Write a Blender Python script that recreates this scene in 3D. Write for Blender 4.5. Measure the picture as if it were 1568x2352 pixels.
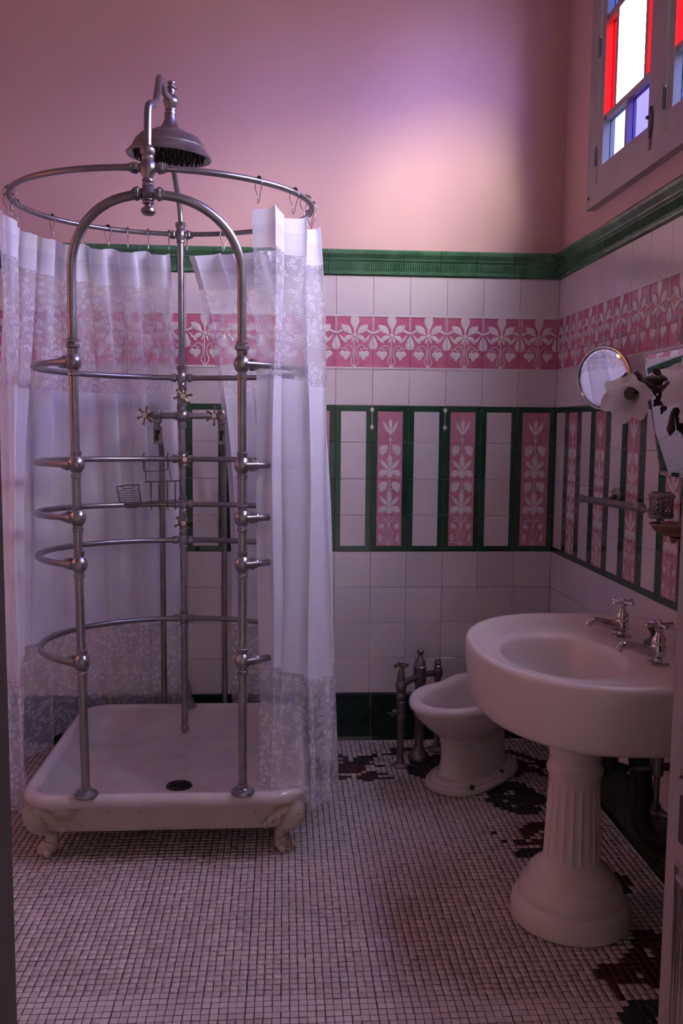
import bpy, math, random
from mathutils import Vector, Matrix
random.seed(7)
PI = math.pi
for o in list(bpy.data.objects): bpy.data.objects.remove(o, do_unlink=True)
scene = bpy.context.scene
COL = scene.collection

# ---------------------------------------------------------------- camera
CAM = Vector((-1.11436, -3.59061, 1.32054))
YAW, PITCH, ROLL, FPX = .06473, .09834, .00912, 2019.2
_F = Vector((math.sin(YAW)*math.cos(PITCH), math.cos(YAW)*math.cos(PITCH), -math.sin(PITCH)))
_R = Vector((math.cos(YAW), -math.sin(YAW), 0)); _U = _R.cross(_F)
_R, _U = _R*math.cos(ROLL)+_U*math.sin(ROLL), _U*math.cos(ROLL)-_R*math.sin(ROLL)
cam = bpy.data.cameras.new('camera'); cam_o = bpy.data.objects.new('camera', cam); COL.objects.link(cam_o)
cam.sensor_fit = 'VERTICAL'; cam.sensor_height = 24; cam.lens = FPX/2352*24; cam.clip_start = .02
cam_o.matrix_world = Matrix(((_R.x,_U.x,-_F.x,CAM.x),(_R.y,_U.y,-_F.y,CAM.y),(_R.z,_U.z,-_F.z,CAM.z),(0,0,0,1)))
scene.camera = cam_o

# ---------------------------------------------------------------- light and exposure
vs = scene.view_settings
vs.view_transform = 'Standard'; vs.look = 'None'; vs.gamma = 1; vs.use_curve_mapping = False
vs.exposure = 0.50
world = bpy.data.worlds.new('daylight'); scene.world = world; world.use_nodes = True
bg = world.node_tree.nodes['Background']
wn, wl = world.node_tree.nodes, world.node_tree.links      # hazy sky: warm white near the horizon, blue overhead
tc = wn.new('ShaderNodeTexCoord'); sx_ = wn.new('ShaderNodeSeparateXYZ'); wl.new(tc.outputs['Generated'], sx_.inputs[0])
sky = wn.new('ShaderNodeValToRGB'); wl.new(sx_.outputs[2], sky.inputs[0])
for k, (p_, c_) in enumerate(((0.0, (.22,.20,.18)), (.06, (.38,.36,.35)), (.45, (.78,.80,.95)), (1.0, (.94,1.0,1.2)))):
    e_ = sky.color_ramp.elements[k] if k < 2 else sky.color_ramp.elements.new(p_)
    e_.position = p_; e_.color = (*c_, 1)
wl.new(sky.outputs[0], bg.inputs[0]); bg.inputs[1].default_value = 47.0
sun = bpy.data.lights.new('hazy_sun', 'SUN'); sun.energy = 12.5; sun.angle = math.radians(37); sun.color = (1, .97, .72)
so = bpy.data.objects.new('hazy_sun', sun); COL.objects.link(so)
so.rotation_euler = Vector((-.50, .77, -.38)).to_track_quat('-Z', 'Y').to_euler()
def portal(name, loc, aim, sx, sy):
    l = bpy.data.lights.new(name, 'AREA'); l.shape = 'RECTANGLE'; l.size = sx; l.size_y = sy; l.cycles.is_portal = True
    o = bpy.data.objects.new(name, l); COL.objects.link(o); o.location = loc
    o.rotation_euler = Vector(aim).to_track_quat('-Z', 'Z').to_euler(); return o
portal('window_portal', (.048, -1.29, 2.67), (-1, 0, 0), 1.9, 1.05)
portal('side_window_portal', (-3.1, -1.25, 1.7), (1, 0, 0), .5, .8)
hall = bpy.data.lights.new('hall_fill', 'AREA'); hall.shape = 'DISK'; hall.size = 1.3; hall.energy = 1.2; hall.color = (1, .8, .72)  # unseen fill light added behind the camera for soft ambient
ho = bpy.data.objects.new('hall_fill', hall); COL.objects.link(ho); ho.location = (-1.0, -4.2, 2.9)
ho.rotation_euler = Vector((-.1, .7, -.8)).to_track_quat('-Z', 'Y').to_euler()

# ---------------------------------------------------------------- materials
M = {}
class NT:
    def __init__(s, name):
        s.m = bpy.data.materials.new(name); s.m.use_nodes = True
        s.t = s.m.node_tree; s.n = s.t.nodes; s.l = s.t.links
        s.b = s.n.get('Principled BSDF'); s.out = s.n.get('Material Output'); M[name] = s.m
    def node(s, ty, **kw):
        n = s.n.new(ty)
        for k, v in kw.items():
            if k == 'ins':
                for i, x in v.items():
                    if hasattr(x, 'is_linked') or isinstance(x, bpy.types.NodeSocket): s.l.new(x, n.inputs[i])
                    else: n.inputs[i].default_value = x
            else: setattr(n, k, v)
        return n
    def math(s, op, a, b=0.0, c=0.0, clamp=False):
        n = s.n.new('ShaderNodeMath'); n.operation = op; n.use_clamp = clamp
        for i, x in enumerate((a, b, c)):
            if isinstance(x, (int, float)): n.inputs[i].default_value = x
            else: s.l.new(x, n.inputs[i])
        return n.outputs[0]
    def mix(s, f, a, b):
        n = s.n.new('ShaderNodeMix'); n.data_type = 'RGBA'
        for i, x in ((0, f), (6, a), (7, b)):
            if isinstance(x, bpy.types.NodeSocket): s.l.new(x, n.inputs[i])
            elif isinstance(x, (int, float)): n.inputs[i].default_value = x
            else: n.inputs[i].default_value = (*x[:3], 1)
        return n.outputs[2]
    def set(s, **kw):
        for k, v in kw.items():
            i = s.b.inputs[k.replace('_', ' ')]
            if isinstance(v, bpy.types.NodeSocket): s.l.new(v, i)
            elif isinstance(v, (tuple, list)): i.default_value = (*v[:3], 1)
            else: i.default_value = v
    def noise(s, scale, detail=4, rough=.55, vec=None, obj=True):
        n = s.n.new('ShaderNodeTexNoise'); n.inputs['Scale'].default_value = scale
        n.inputs['Detail'].default_value = detail; n.inputs['Roughness'].default_value = rough
        if vec is None:
            if obj: vec = s.geo().outputs['Position']
        s.l.new(vec, n.inputs['Vector']); return n.outputs[0]
    def geo(s):
        if not hasattr(s, '_g'): s._g = s.n.new('ShaderNodeNewGeometry')
        return s._g
    def ramp(s, f, pts):
        n = s.n.new('ShaderNodeValToRGB'); e = n.color_ramp.elements
        while len(e) < len(pts): e.new(.5)
        for k, (p, c) in enumerate(pts):
            e[k].position = p; e[k].color = (*c[:3], 1)
        s.l.new(f, n.inputs[0]); return n.outputs[0]
    def bump(s, h, strength=.2, dist=.002):
        n = s.n.new('ShaderNodeBump'); n.inputs['Strength'].default_value = strength; n.inputs['Distance'].default_value = dist
        s.l.new(h, n.inputs['Height']); s.l.new(n.outputs[0], s.b.inputs['Normal'])

def simple(name, c1, c2=None, rough=.5, metal=0, scale=8, bump=0, bscale=60, spec=None, coat=0, rnd=0):
    t = NT(name); c2 = c2 or c1
    f = t.noise(scale); col = t.ramp(f, [(.3, c1), (.7, c2)])
    if rnd:
        oi = t.node('ShaderNodeObjectInfo'); v = t.math('MULTIPLY_ADD', oi.outputs['Random'], rnd, 1-rnd/2)
        hs = t.node('ShaderNodeHueSaturation'); t.l.new(v, hs.inputs['Value']); t.l.new(col, hs.inputs['Color']); col = hs.outputs[0]
    t.set(Base_Color=col, Roughness=rough, Metallic=metal)
    if spec is not None: t.b.inputs['Specular IOR Level'].default_value = spec
    if coat: t.b.inputs['Coat Weight'].default_value = coat; t.b.inputs['Coat Roughness'].default_value = .05
    if bump: t.bump(t.noise(bscale, 3), bump)
    return t

simple('plaster_pink', (.71,.455,.41), (.67,.415,.375), .75, scale=2.2, bump=.12, bscale=14)
simple('ceiling_paint', (.62,.45,.43), (.58,.40,.40), .8)
simple('front_paint', (.24,.17,.16), (.21,.15,.14), .7)
simple('hall_paint', (.30,.24,.23), (.27,.22,.21), .8)
simple('grout_white', (.62,.56,.54), (.45,.38,.38), .85, scale=30)
simple('tile_white', (.70,.61,.60), (.66,.575,.57), .12, scale=5, bump=.06, bscale=9, rnd=.08)
simple('tile_pink', (.60,.19,.27), (.50,.115,.20), .13, scale=14, bump=.05, bscale=9, rnd=.22)
simple('tile_pink_pale', (.62,.26,.32), (.54,.20,.27), .13, scale=14, bump=.05, bscale=9, rnd=.15)
simple('relief_white', (.76,.67,.65), (.68,.58,.56), .16, scale=40)
simple('tile_green', (.026,.085,.042), (.014,.052,.027), .10, scale=12, bump=.05, bscale=9, rnd=.35)
simple('tile_green_dado', (.085,.20,.105), (.045,.13,.065), .12, scale=20, bump=.04, bscale=12, rnd=.25)
simple('tile_green_base', (.007,.028,.018), (.004,.018,.012), .12, scale=10, bump=.04, bscale=9, rnd=.3)
simple('porcelain', (.70,.60,.57), (.64,.54,.51), .27, scale=3)
simple('enamel', (.62,.55,.53), (.50,.42,.41), .22, scale=7, coat=.3)
t = NT('enamel_worn')       # outside of the tray and its feet: cream paint with rust and dirt
f = t.noise(9, 6, .65); g = t.noise(46, 4, .6)
c = t.ramp(f, [(.30, (.20,.11,.06)), (.42, (.50,.42,.35)), (.75, (.58,.50,.43))])
c = t.mix(t.math('GREATER_THAN', g, .69), c, (.10,.05,.03))
t.set(Base_Color=c, Roughness=.5); t.bump(g, .25)
simple('wood_paint', (.40,.345,.335), (.34,.29,.28), .45, scale=6, bump=.08, bscale=25)
simple('door_paint', (.42,.36,.35), (.38,.32,.31), .4, scale=5, bump=.05, bscale=20)
simple('jamb_dark', (.055,.045,.045), (.045,.038,.038), .5)  # shadow on the left jamb put into its colour; bolt plate shares it
t = NT('pewter')
f = t.noise(24, 4); sp = t.noise(210, 2)
c = t.ramp(f, [(.35, (.27,.26,.265)), (.7, (.36,.345,.35))])
c = t.mix(t.math('GREATER_THAN', sp, .70), c, (.13,.10,.09))
t.set(Base_Color=c, Metallic=.9, Roughness=t.math('MULTIPLY_ADD', f, .18, .24)); t.bump(t.noise(120, 3), .06)
simple('pewter_dark', (.20,.17,.165), (.27,.24,.23), .38, .8, scale=30)
simple('brass_worn', (.20,.13,.085), (.30,.21,.14), .30, .9, scale=30)
simple('bronze_dark', (.040,.028,.022), (.075,.05,.035), .42, .7, scale=25)
simple('iron_black', (.016,.015,.016), (.03,.027,.027), .45, .5, scale=20)
simple('pipe_grey', (.20,.185,.185), (.28,.26,.25), .35, .8, scale=20)
simple('chrome', (.62,.58,.58), (.55,.52,.52), .08, 1, scale=10)
simple('steel_wire', (.55,.52,.52), (.45,.42,.42), .2, 1)
simple('wire_rust', (.22,.16,.12), (.12,.08,.06), .4, .8, scale=60)
simple('ceramic_button', (.68,.60,.50), (.62,.53,.43), .2, scale=40)
simple('mark_dark', (.05,.04,.04))
simple('rubber_plug', (.075,.05,.042), (.055,.038,.034), .5)
simple('mirror', (.86,.86,.88), None, .0, 1)
simple('mirror_edge', (.55,.50,.42), (.42,.37,.30), .15, .9)
simple('drain_dark', (.035,.03,.028), (.06,.05,.045), .4, .7)
simple('bulb_base', (.20,.14,.11), (.14,.10,.08), .4)
t = NT('frosted_glass')
t.set(Base_Color=(.82,.76,.76), Roughness=.35)
t.b.inputs['Subsurface Weight'].default_value = 0
tr = t.node('ShaderNodeBsdfTranslucent', ins={0: (.8,.74,.76,1)})
mx = t.node('ShaderNodeMixShader', ins={0: .45}); t.l.new(t.b.outputs[0], mx.inputs[1]); t.l.new(tr.outputs[0], mx.inputs[2])
t.l.new(mx.outputs[0], t.out.inputs[0])
def pane_mat(name, col):
    t = NT(name); a = t.node('ShaderNodeBsdfTransparent', ins={0: (*[c**.5 for c in col], 1)})   # two faces per pane
    g = t.node('ShaderNodeBsdfGlossy', ins={0: (.9,.9,.9,1), 1: .03}); lw = t.node('ShaderNodeValue'); lw.outputs[0].default_value = .04
    m = t.node('ShaderNodeMixShader'); t.l.new(lw.outputs[0], m.inputs[0]); t.l.new(a.outputs[0], m.inputs[1]); t.l.new(g.outputs[0], m.inputs[2])
    t.l.new(m.outputs[0], t.out.inputs[0])
pane_mat('glass_red', (.22,.001,.003)); pane_mat('glass_blue', (.010,.020,.075)); pane_mat('glass_violet', (.20,.18,.75))
pane_mat('glass_clear', (1,.97,.84)); pane_mat('glass_amber', (.16,.050,.012)); pane_mat('glass_pale_blue', (.026,.034,.080)); pane_mat('glass_deep_violet', (.013,.011,.075))
def floor_mat(name, c1, c2, rnd):
    t = NT(name); r = t.geo().outputs['Random Per Island']
    oi = t.node('ShaderNodeObjectInfo'); q = t.math('FRACT', t.math('ADD', r, oi.outputs['Random']))
    c = t.mix(q, c1, c2); st = t.noise(5, 5, .6); c = t.mix(t.math('MULTIPLY', t.math('SUBTRACT', st, .45, clamp=True), 1.6), c, tuple(x*.55 for x in c1))
    t.set(Base_Color=c, Roughness=.38); t.b.inputs['Specular IOR Level'].default_value = .35
floor_mat('mosaic_white', (.66,.55,.52), (.54,.44,.42), .2)
floor_mat('mosaic_red', (.085,.014,.014), (.05,.010,.011), .2)
floor_mat('mosaic_black', (.022,.010,.010), (.014,.009,.010), .2)
floor_mat('mosaic_slate', (.022,.028,.034), (.014,.018,.022), .2)
simple('floor_grout', (.085,.055,.055), (.05,.033,.034), .9, scale=20)

# sheer lace curtain: bands along the cloth, opacity per band, embroidered flowers
t = NT('sheer_lace')
uv = t.node('ShaderNodeUVMap'); uv.uv_map = 'UVMap'
sp = t.node('ShaderNodeSeparateXYZ'); t.l.new(uv.outputs[0], sp.inputs[0]); U, V = sp.outputs[0], sp.outputs[1]
def lt(a, b): return t.math('LESS_THAN', a, b)
def gt(a, b): return t.math('GREATER_THAN', a, b)
def mul(a, b): return t.math('MULTIPLY', a, b)
def add(a, b): return t.math('ADD', a, b)
def mx_(a, b): return t.math('MAXIMUM', a, b)
wave = t.math('MULTIPLY', t.math('SINE', mul(U, 2*PI/.07)), .006)
def near(x, c, w): return lt(t.math('ABSOLUTE', t.math('SUBTRACT', x, c)), w)
vw = t.math('SUBTRACT', V, wave)
lace = mx_(mul(gt(V, .118), lt(V, .512)), gt(V, 1.425))
hem = mx_(lt(V, .048), gt(V, 1.835)); head = mul(gt(V, .048), lt(V, .118))
lines = mx_(mx_(near(vw, .100, .0016), near(V, .118, .0018)), mx_(mx_(near(vw, .528, .0016), near(V, .512, .0022)), mx_(near(vw, 1.400, .0016), near(V, 1.425, .0018))))
lines = mx_(lines, mul(mx_(near(vw, .108, .0012), mx_(near(vw, .52, .0012), near(vw, 1.409, .0012))), gt(t.math('SINE', mul(U, 2*PI/.006)), 0)))
def flowers(scale, R, w, petals):
    vo = t.node('ShaderNodeTexVoronoi', voronoi_dimensions='2D'); vo.inputs['Scale'].default_value = scale
    vo.inputs['Randomness'].default_value = .85; t.l.new(uv.outputs[0], vo.inputs['Vector'])
    ps = t.node('ShaderNodeVectorMath', operation='DIVIDE'); t.l.new(vo.outputs['Position'], ps.inputs[0]); ps.inputs[1].default_value = (1,1,1)
    d = t.node('ShaderNodeVectorMath', operation='SUBTRACT'); t.l.new(uv.outputs[0], d.inputs[0]); t.l.new(ps.outputs[0], d.inputs[1])
    s = t.node('ShaderNodeSeparateXYZ'); t.l.new(d.outputs[0], s.inputs[0])
    ln = t.math('SQRT', add(mul(s.outputs[0], s.outputs[0]), mul(s.outputs[1], s.outputs[1])))
    if petals:
        an = t.math('ARCTAN2', s.outputs[1], s.outputs[0])
        rr = t.math('MULTIPLY_ADD', t.math('COSINE', mul(an, 5.0)), R*.2, R)
        return lt(t.math('ABSOLUTE', t.math('SUBTRACT', ln, rr)), w)
    return lt(ln, R)
fl = mx_(flowers(42, .0052, .0015, True), flowers(72, .0012, 0, False))
mid = lt(t.noise(16, 2, vec=uv.outputs[0]), .58)
fl = mul(mul(fl, lace), mid)
op = add(add(.76, mul(lace, -.45)), add(mul(hem, .12), mul(head, .02)))
op = mx_(op, mul(mx_(fl, lines), .74))
cl = t.node('ShaderNodeBsdfDiffuse', ins={0: (.90,.91,1.0,1)}); tl = t.node('ShaderNodeBsdfTranslucent', ins={0: (.90,.91,1.0,1)})
m1 = t.node('ShaderNodeMixShader', ins={0: .28}); t.l.new(cl.outputs[0], m1.inputs[1]); t.l.new(tl.outputs[0], m1.inputs[2])
tp = t.node('ShaderNodeBsdfTransparent'); m2 = t.node('ShaderNodeMixShader'); t.l.new(op, m2.inputs[0])
t.l.new(tp.outputs[0], m2.inputs[1]); t.l.new(m1.outputs[0], m2.inputs[2]); t.l.new(m2.outputs[0], t.out.inputs[0])
cr = t.noise(38, 5, .65, vec=uv.outputs[0]); bm_ = t.node('ShaderNodeBump', ins={0: .35, 1: .004}); t.l.new(cr, bm_.inputs['Height'])
t.l.new(bm_.outputs[0], cl.inputs['Normal'])

# ---------------------------------------------------------------- mesh helpers
ORIGIN = {}
class MB:
    def __init__(s): s.v = []; s.f = []; s.mi = []
    def add(s, vs_, fs, mi=0):
        o = len(s.v); s.v += [tuple(x) for x in vs_]; s.f += [tuple(i+o for i in f) for f in fs]; s.mi += [mi]*len(fs); return s
    def box(s, a, b, mi=0):
        x0,y0,z0 = a; x1,y1,z1 = b
        if x0 > x1: x0, x1 = x1, x0
        if y0 > y1: y0, y1 = y1, y0
        if z0 > z1: z0, z1 = z1, z0
        return s.add([(x0,y0,z0),(x1,y0,z0),(x1,y1,z0),(x0,y1,z0),(x0,y0,z1),(x1,y0,z1),(x1,y1,z1),(x0,y1,z1)],
              [(0,3,2,1),(4,5,6,7),(0,1,5,4),(1,2,6,5),(2,3,7,6),(3,0,4,7)], mi)
    def rings(s, R, cap0=True, cap1=True, mi=0, closed=False):
        n = len(R[0]); V = [p for r in R for p in r]; F = []
        K = len(R)
        for k in range(K if closed else K-1):
            a, b = k*n, ((k+1) % K)*n
            for i in range(n): F.append((a+i, a+(i+1) % n, b+(i+1) % n, b+i))
        if not closed:
            if cap0: F.append(tuple(range(n-1, -1, -1)))
            if cap1: F.append(tuple((K-1)*n+i for i in range(n)))
        return s.add(V, F, mi)
    def tube(s, pts, r, n=12, closed=False, mi=0):
        P = [Vector(p) for p in pts]; K = len(P); rr = r if isinstance(r, (list, tuple)) else [r]*K
        T = []
        for i in range(K):
            a = P[(i-1) % K] if (closed or i > 0) else P[i]; b = P[(i+1) % K] if (closed or i < K-1) else P[i]
            T.append((b-a).normalized())
        up = Vector((0,0,1)) if abs(T[0].z) < .9 else Vector((1,0,0))
        nrm = (up - T[0]*up.dot(T[0])).normalized(); R = []
        for i in range(K):
            nrm = (nrm - T[i]*nrm.dot(T[i])).normalized(); bn = T[i].cross(nrm)
            R.append([P[i] + (nrm*math.cos(2*PI*j/n) + bn*math.sin(2*PI*j/n))*rr[i] for j in range(n)])
        return s.rings(R, mi=mi, closed=closed)
    def lathe(s, prof, o=(0,0,0), axis=(0,0,1), n=24, mi=0, flute=None):
        ax = Vector(axis).normalized(); up = Vector((0,0,1)) if abs(ax.z) < .9 else Vector((1,0,0))
        e1 = (up - ax*up.dot(ax)).normalized(); e2 = ax.cross(e1); o = Vector(o); R = []
        for r, h in prof:
            ring = []
            for j in range(n):
                a = 2*PI*j/n; q = max(r, 1e-4)*(flute(a, h) if flute else 1)
                ring.append(o + ax*h + (e1*math.cos(a)+e2*math.sin(a))*q)
            R.append(ring)
        return s.rings(R, mi=mi)
    def ball(s, c, r, n=16, m=10, sc=(1,1,1), mi=0):
        c = Vector(c); R = []
        for k in range(1, m):
            th = PI*k/m - PI/2
            R.append([c + Vector((math.cos(th)*math.cos(2*PI*j/n)*r*sc[0], math.cos(th)*math.sin(2*PI*j/n)*r*sc[1], math.sin(th)*r*sc[2])) for j in range(n)])
        V = [p for q in R for p in q] + [c-Vector((0,0,r*sc[2])), c+Vector((0,0,r*sc[2]))]; F = []; K = len(R)
        for k in range(K-1):
            for j in range(n): F.append((k*n+j, k*n+(j+1) % n, (k+1)*n+(j+1) % n, (k+1)*n+j))
        for j in range(n):
            F.append(((j+1) % n, j, K*n)); F.append(((K-1)*n+j, (K-1)*n+(j+1) % n, K*n+1))
        return s.add(V, F, mi)
    def mesh(s, name, mats, off=None, sharp=38):
        me = bpy.data.meshes.new(name); off = Vector(off) if off else Vector((0,0,0))
        me.from_pydata([tuple(Vector(p)-off) for p in s.v], [], s.f)
        if isinstance(mats, str): mats = [mats]
        for m in mats: me.materials.append(M[m])
        if len(mats) > 1: me.polygons.foreach_set('material_index', s.mi)
        me.polygons.foreach_set('use_smooth', [True]*len(me.polygons))
        if sharp: me.set_sharp_from_angle(angle=math.radians(sharp))
        me.update(); return me
    def build(s, name, mats, parent=None, sharp=38):
        off = ORIGIN.get(parent.name, Vector((0,0,0))) if parent else None
        if parent is None:
            xs = [p[0] for p in s.v]; ys = [p[1] for p in s.v]; zs = [p[2] for p in s.v]
            off = Vector(((min(xs)+max(xs))/2, (min(ys)+max(ys))/2, min(zs)))
        o = bpy.data.objects.new(name, s.mesh(name, mats, off, sharp)); COL.objects.link(o)
        if parent: o.parent = parent
        else: o.location = off
        ORIGIN[o.name] = off
        return o
def tag(o, label=None, cat=None, group=None, kind=None):
    for k, v in (('label', label), ('category', cat), ('group', group), ('kind', kind)):
        if v: o[k] = v
    return o
def thing(name, loc, label=None, cat=None, group=None, kind=None):
    o = bpy.data.objects.new(name, None); COL.objects.link(o); o.location = loc; o.empty_display_size = .05
    ORIGIN[o.name] = Vector(loc); return tag(o, label, cat, group, kind)
def inst(name, me, parent, loc=(0,0,0), rz=0):
    o = bpy.data.objects.new(name, me); COL.objects.link(o); o.parent = parent; o.location = loc; o.rotation_euler[2] = rz; return o
def smooth(pts, k=6, closed=False):
    P = [Vector(p) for p in pts]; n = len(P); out = []
    for i in range(n if closed else n-1):
        g = lambda j: P[j % n] if closed else P[min(max(j, 0), n-1)]
        a, b, c, d = g(i-1), g(i), g(i+1), g(i+2)
        for q in range(k):
            u = q/k; out.append(.5*((2*b) + (c-a)*u + (2*a-5*b+4*c-d)*u*u + (3*b-a-3*c+d)*u**3))
    if not closed: out.append(P[-1])
    return out
def struct(o): o['kind'] = 'structure'; return o
# coloured cells of the floor mosaic as runs: (row from the back wall, column from the right wall, how many)
RED_RUNS = [(5,17,17),(6,28,5),(11,43,4),(12,42,2),(12,46,2),(13,38,1),(13,41,8),(13,51,1),(14,40,10),(15,40,10),(16,40,10),(17,41,8),(17,38,2),(17,50,2),
 (18,36,5),(18,49,5),(19,38,4),(19,43,4),(19,48,4),(20,35,7),(20,44,2),(20,48,7),(21,39,2),(21,49,2),
 (7,9,3),(8,8,4),(9,7,3),(10,6,3),(11,6,2),(11,10,4),(12,5,2),(12,9,5),(13,4,2),(13,8,6),(14,3,12),(15,3,3),(15,8,6),(16,2,2),(16,7,6),(17,6,7),(18,6,6),(19,6,1),(19,10,2),(20,5,2),(20,11,1),
 (40,12,3),(41,11,5),(42,11,6),(43,10,3),(43,14,3),(44,10,4),(44,15,2),(45,11,3),(45,16,1),(46,13,3),(46,17,2),(47,14,5),(48,12,3),
 (72,7,3),(73,6,4),(74,6,5),(75,5,6),(76,5,4),(76,10,2),(77,4,5),(77,10,3),(78,4,10),(79,4,13),(80,4,14),(81,4,8),(81,13,5),(82,4,13),(83,5,7),(83,16,1),(84,5,3),(84,9,2),(84,16,1),(85,16,1)]
BLACK_RUNS = [(6,33,1),(7,33,1),(8,33,3),(8,37,1),(8,44,2),(8,52,1),(8,54,2),(9,37,4),(9,43,4),(9,49,4),(10,38,4),(10,43,1),(10,46,1),(10,48,4),(11,38,4),(11,48,4),(12,39,3),(12,48,3),(13,39,2),(13,49,2),(14,36,2),(14,52,2),
 (46,20,1),(43,21,1),(13,2,3),(16,4,2)]
SLATE_RUNS = [(9,24,2),(10,23,4),(11,23,7),(12,23,8),(13,23,8),(14,24,8),(15,25,7),(16,26,6),(17,26,6),(18,26,1),(18,28,4),(19,27,4),(20,28,2),
 (23,12,3),(24,11,5),(25,11,6),(26,10,8),(27,10,4),(27,15,4),(28,11,3),(28,16,3),(29,12,7),(30,13,7),(31,13,3),(31,17,3),(32,14,5),(33,12,3),(33,16,3),(34,11,7),(35,11,6),(36,12,4),
 (49,15,4),(50,15,5),(51,16,4),(56,7,1),(57,6,2),(58,5,3),(59,5,3),(60,5,4),(61,6,2),(62,6,2),
 (86,8,8),(87,8,9),(88,9,9),(89,9,3),(89,14,4),(90,10,2),(90,13,5),(91,9,10),(92,10,9),(93,11,4),(93,16,3)]

# ================================================================ the room
ZB, T = .2025, .15                      # top of the base tiles, tile module
ZP0 = ZB+4*T; ZP1 = ZP0+4*T; ZF0 = ZP1+T; ZF1 = ZF0+.2087; ZD0, ZD1 = 1.920, 2.019
X0, Y0 = -.1603, -.1569                 # first tile joints from the corner
XL, YF, ZC = -3.0, -2.9, 3.6            # left wall, front wall, ceiling
PL = .012                               # plaster lies a little behind the tile face

b = MB(); b.box((XL-.2, PL, 0), (.05, .06, ZC)); wall_back = struct(b.build('wall_back', 'plaster_pink'))
b = MB(); b.box((XL, .006, .002), (0.006, PL, ZD1-.005)); b.build('grout_bed', 'grout_white', wall_back)
# right wall with the window opening
WY0, WY1, WZ0, WZ1 = -.40, -2.16, 2.15, 3.20
b = MB()
XO = .05
b.box((PL, YF-.15, 0), (XO, PL, WZ0)); b.box((PL, YF-.15, WZ1), (XO, PL, ZC))
b.box((PL, WY0, WZ0), (XO, PL, WZ1)); b.box((PL, YF-.15, WZ0), (XO, WY1, WZ1))
wall_right = struct(b.build('wall_right', 'plaster_pink'))
b = MB(); b.box((.006, YF, .002), (PL, 0.006, ZD1-.005)); b.build('grout_bed', 'grout_white', wall_right)
# left wall with a window out of view
LY0, LY1, LZ0, LZ1 = -1.0, -1.5, 1.3, 2.1
b = MB(); b.box((XL-.25, YF-.15, 0), (XL, PL, LZ0)); b.box((XL-.25, YF-.15, LZ1), (XL, PL, ZC))
b.box((XL-.25, LY0, LZ0), (XL, PL, LZ1)); b.box((XL-.25, YF-.15, LZ0), (XL, LY1, LZ1))
wall_left = struct(b.build('wall_left', 'plaster_pink'))
# front wall with the doorway the photograph is taken through
DX0, DX1, DZ = -1.335, -.44, 2.5
b = MB(); b.box((XL-.25, YF-.15, 0), (-2.55, YF, ZC)); b.box((DX1+.03, YF-.15, 0), (.05, YF, ZC)); b.box((-2.55, YF-.15, DZ), (DX1+.03, YF, ZC))
struct(b.build('wall_front', 'front_paint'))
b = MB(); b.box((XL-.25, YF-.15, ZC), (.05, .06, ZC+.1)); struct(b.build('ceiling', 'ceiling_paint'))
# hall behind the camera
b = MB()
b.box((-3.0, -5.6, -.05), (.6, YF-.15, -.002)); b.box((-3.0, -5.6, 3.3), (.6, YF-.15, 3.4)); b.box((-3.0, -5.7, 0), (.6, -5.6, 3.3))
b.box((-3.1, -5.6, 0), (-3.0, YF-.15, 3.3)); b.box((.6, -5.6, 0), (.7, YF-.15, 3.3))
struct(b.build('wall_hall', 'hall_paint'))
# door lining: jamb, its shadow put into the dark colour, at the left edge of the picture
b = MB(); b.box((DX0-.055, YF-.09, 0), (DX0, YF+.01, DZ)); b.box((DX0-.048, YF-.098, 0), (DX0-.007, YF+.018, DZ)); struct(b.build('trim_1', 'jamb_dark'))   # dark post dividing the doorway
b = MB(); b.box((DX1, YF-.17, 0), (DX1+.03, YF+.02, DZ)); struct(b.build('trim_2', 'door_paint'))
# open door leaf at the right edge
door = thing('door_1', (DX1-.02, YF+.04, 0)); struct(door)
xa, xb, ya, yb = -.460, -.420, YF+.02, -2.185
b = MB(); b.box((xa, ya, .01), (xb, yb, 2.4)); lf = b.build('leaf', 'door_paint', door)
for z0, z1 in ((.10, .60), (.75, 1.45), (1.6, 2.25)):
    b = MB(); y0, y1 = ya+.06, yb-.045
    for w, d in ((0, .004), (.018, .010), (.036, .004)):
        q = [(y0+w, z0+w), (y1-w, z0+w), (y1-w, z1-w), (y0+w, z1-w)]
        b.tube([(xa-.001, y, z) for y, z in q], d, 8, closed=True)
    b.build('panel_moulding', 'door_paint', door)
b = MB(); b.box((xa-.003, yb-.075, .64), (xa, yb-.048, .72)); b.build('bolt_plate', 'jamb_dark', door)

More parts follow.
